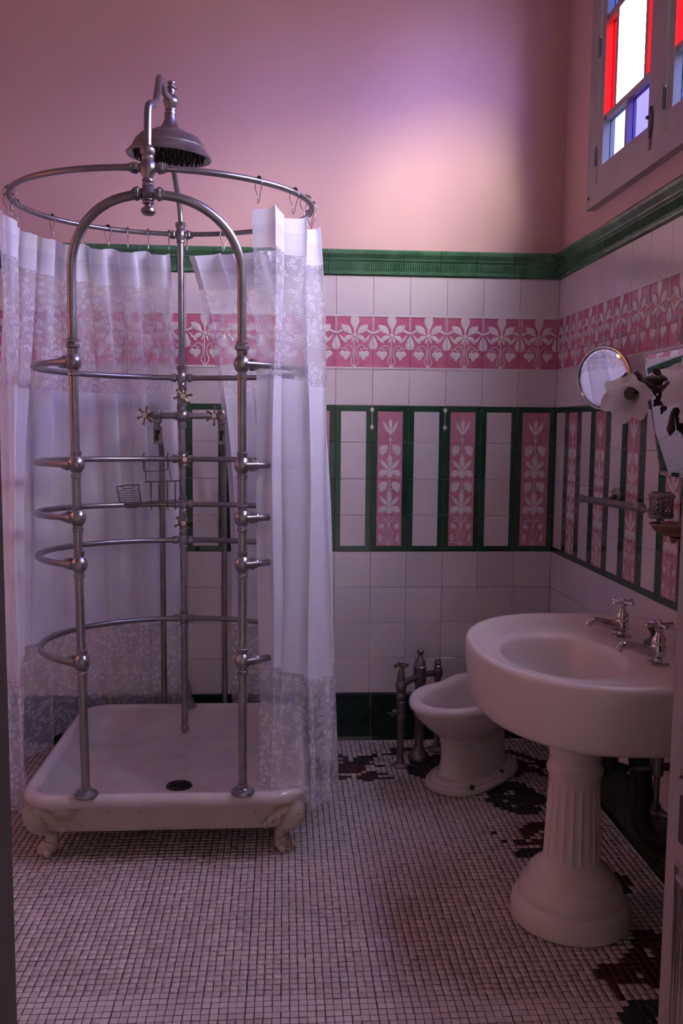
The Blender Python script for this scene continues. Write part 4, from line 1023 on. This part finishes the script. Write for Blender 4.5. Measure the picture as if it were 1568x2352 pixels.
for h in (h1, h2):                       # bronze foliage fanning out behind each shade
    for r0, u0, r1, u1, wd in ((-.01,.01,-.012,.058,.017), (.005,.015,.020,.062,.018), (.01,.01,.050,.040,.018), (.012,0,.075,.012,.017), (.012,-.01,.055,-.040,.016), (.008,-.012,.040,-.070,.014)):
        b = MB(); leaf(b, h+rt*r0+upv*u0, h+rt*r1+upv*u1+Vector((0,.012,0)), wd, .008, (-.35,-.9,.1)); b.build('leaf', 'bronze_dark', sc)
b = MB(); b.tube([(-.06, -1.30, 1.42), (-.06, -1.24, 1.36), (-.06, -1.235, 1.315), (-.06, -1.23, 1.30)], [.003,.006,.012,.001], 10); b.build('drop', 'bronze_dark', sc)
for p in ((-.075, -.955, 1.372), (-.075, -1.02, 1.375)):
    b = MB(); b.ball(p, .0075, 10, 8); b.tube([p, (p[0]+.01, p[1]-.012, p[2]+.04), (-.085, -1.10, 1.43)], .003, 8); b.build('drop', 'bronze_dark', sc)
# towel arm with tumbler cup and soap dish
rk = thing('wall_rack', (-.03, -.90, 1.05), 'tarnished wall arm carrying a pierced tumbler cup and shell soap dish', 'rack')
XR = -.062
b = MB(); b.tube([(XR, -.535, 1.069), (XR, -1.035, 1.083)], .0125, 16); b.ball((XR, -.533, 1.069), .0145, 16, 10); b.ball((XR, -1.052, 1.083), .0185, 18, 12)
b.tube([(XR, -1.06, 1.083), (XR-.003, -1.10, 1.083), (XR-.006, -1.19, 1.078)], [.010,.0045,.008], 12); b.build('arm', 'pewter_dark', rk)
b = MB(); b.tube(smooth([(XR, -.76, 1.076), (-.03, -.735, 1.085), (0, -.715, 1.095)], 5), [.0095]*11, 12); b.lathe([(.028,0),(.028,.004),(.016,.010),(.010,.018)], (0, -.715, 1.095), (-1,-.2,-.1), 18); b.build('wall_bracket', 'pewter_dark', rk)
cc = Vector((-.072, -1.222, 1.078)); 
b = MB(); b.lathe([(.0,-.006),(.030,-.006),(.034,-.002),(.034,.004),(.031,.006)], cc, n=28)
b.lathe([(.031,.050),(.036,.052),(.037,.057),(.035,.060),(.028,.0645),(.0,.066)], cc, n=28); b.tube([cc+Vector((0,0,-.004)), cc+Vector((0,0,.064))], .006, 8); cup = b.build('tumbler_cup', 'pewter_dark', rk)
b = MB()
for sgn in (-1, 1):
    for k in range(18):
        a0 = 2*PI*k/18; b.tube([cc+Vector((.0315*math.cos(a0+sgn*q*.28), .0315*math.sin(a0+sgn*q*.28), .004+.0118*q)) for q in range(5)], .0013, 5)
b.build('pierced_lattice', 'pewter_dark', cup)
b = MB()
for k in range(6):
    a = k*PI/3+.3; b.lathe([(.0075,0),(.0075,.0025),(.0,.0026)], cc+Vector((.020*math.cos(a), .020*math.sin(a), .0640)), n=14)
b.build('brush_holes', 'mark_dark', cup)
b = MB(); dc_ = Vector((-.090, -1.345, 1.064))
b.lathe([(.012,-.028),(.034,-.024),(.050,-.012),(.058,.001),(.063,.004),(.061,.006),(.052,.001),(.035,-.014),(.0,-.020)], dc_, n=40, flute=lambda a, h: 1+.03*math.cos(14*a)*(h < .002))
b.ball(dc_+Vector((0,0,-.036)), .010, 12, 8); b.tube([dc_+Vector((0,0,-.036)), dc_+Vector((.06,-.04,-.030)), (0, -1.42, 1.03)], .006, 10); b.build('soap_dish', 'brass_worn', rk)
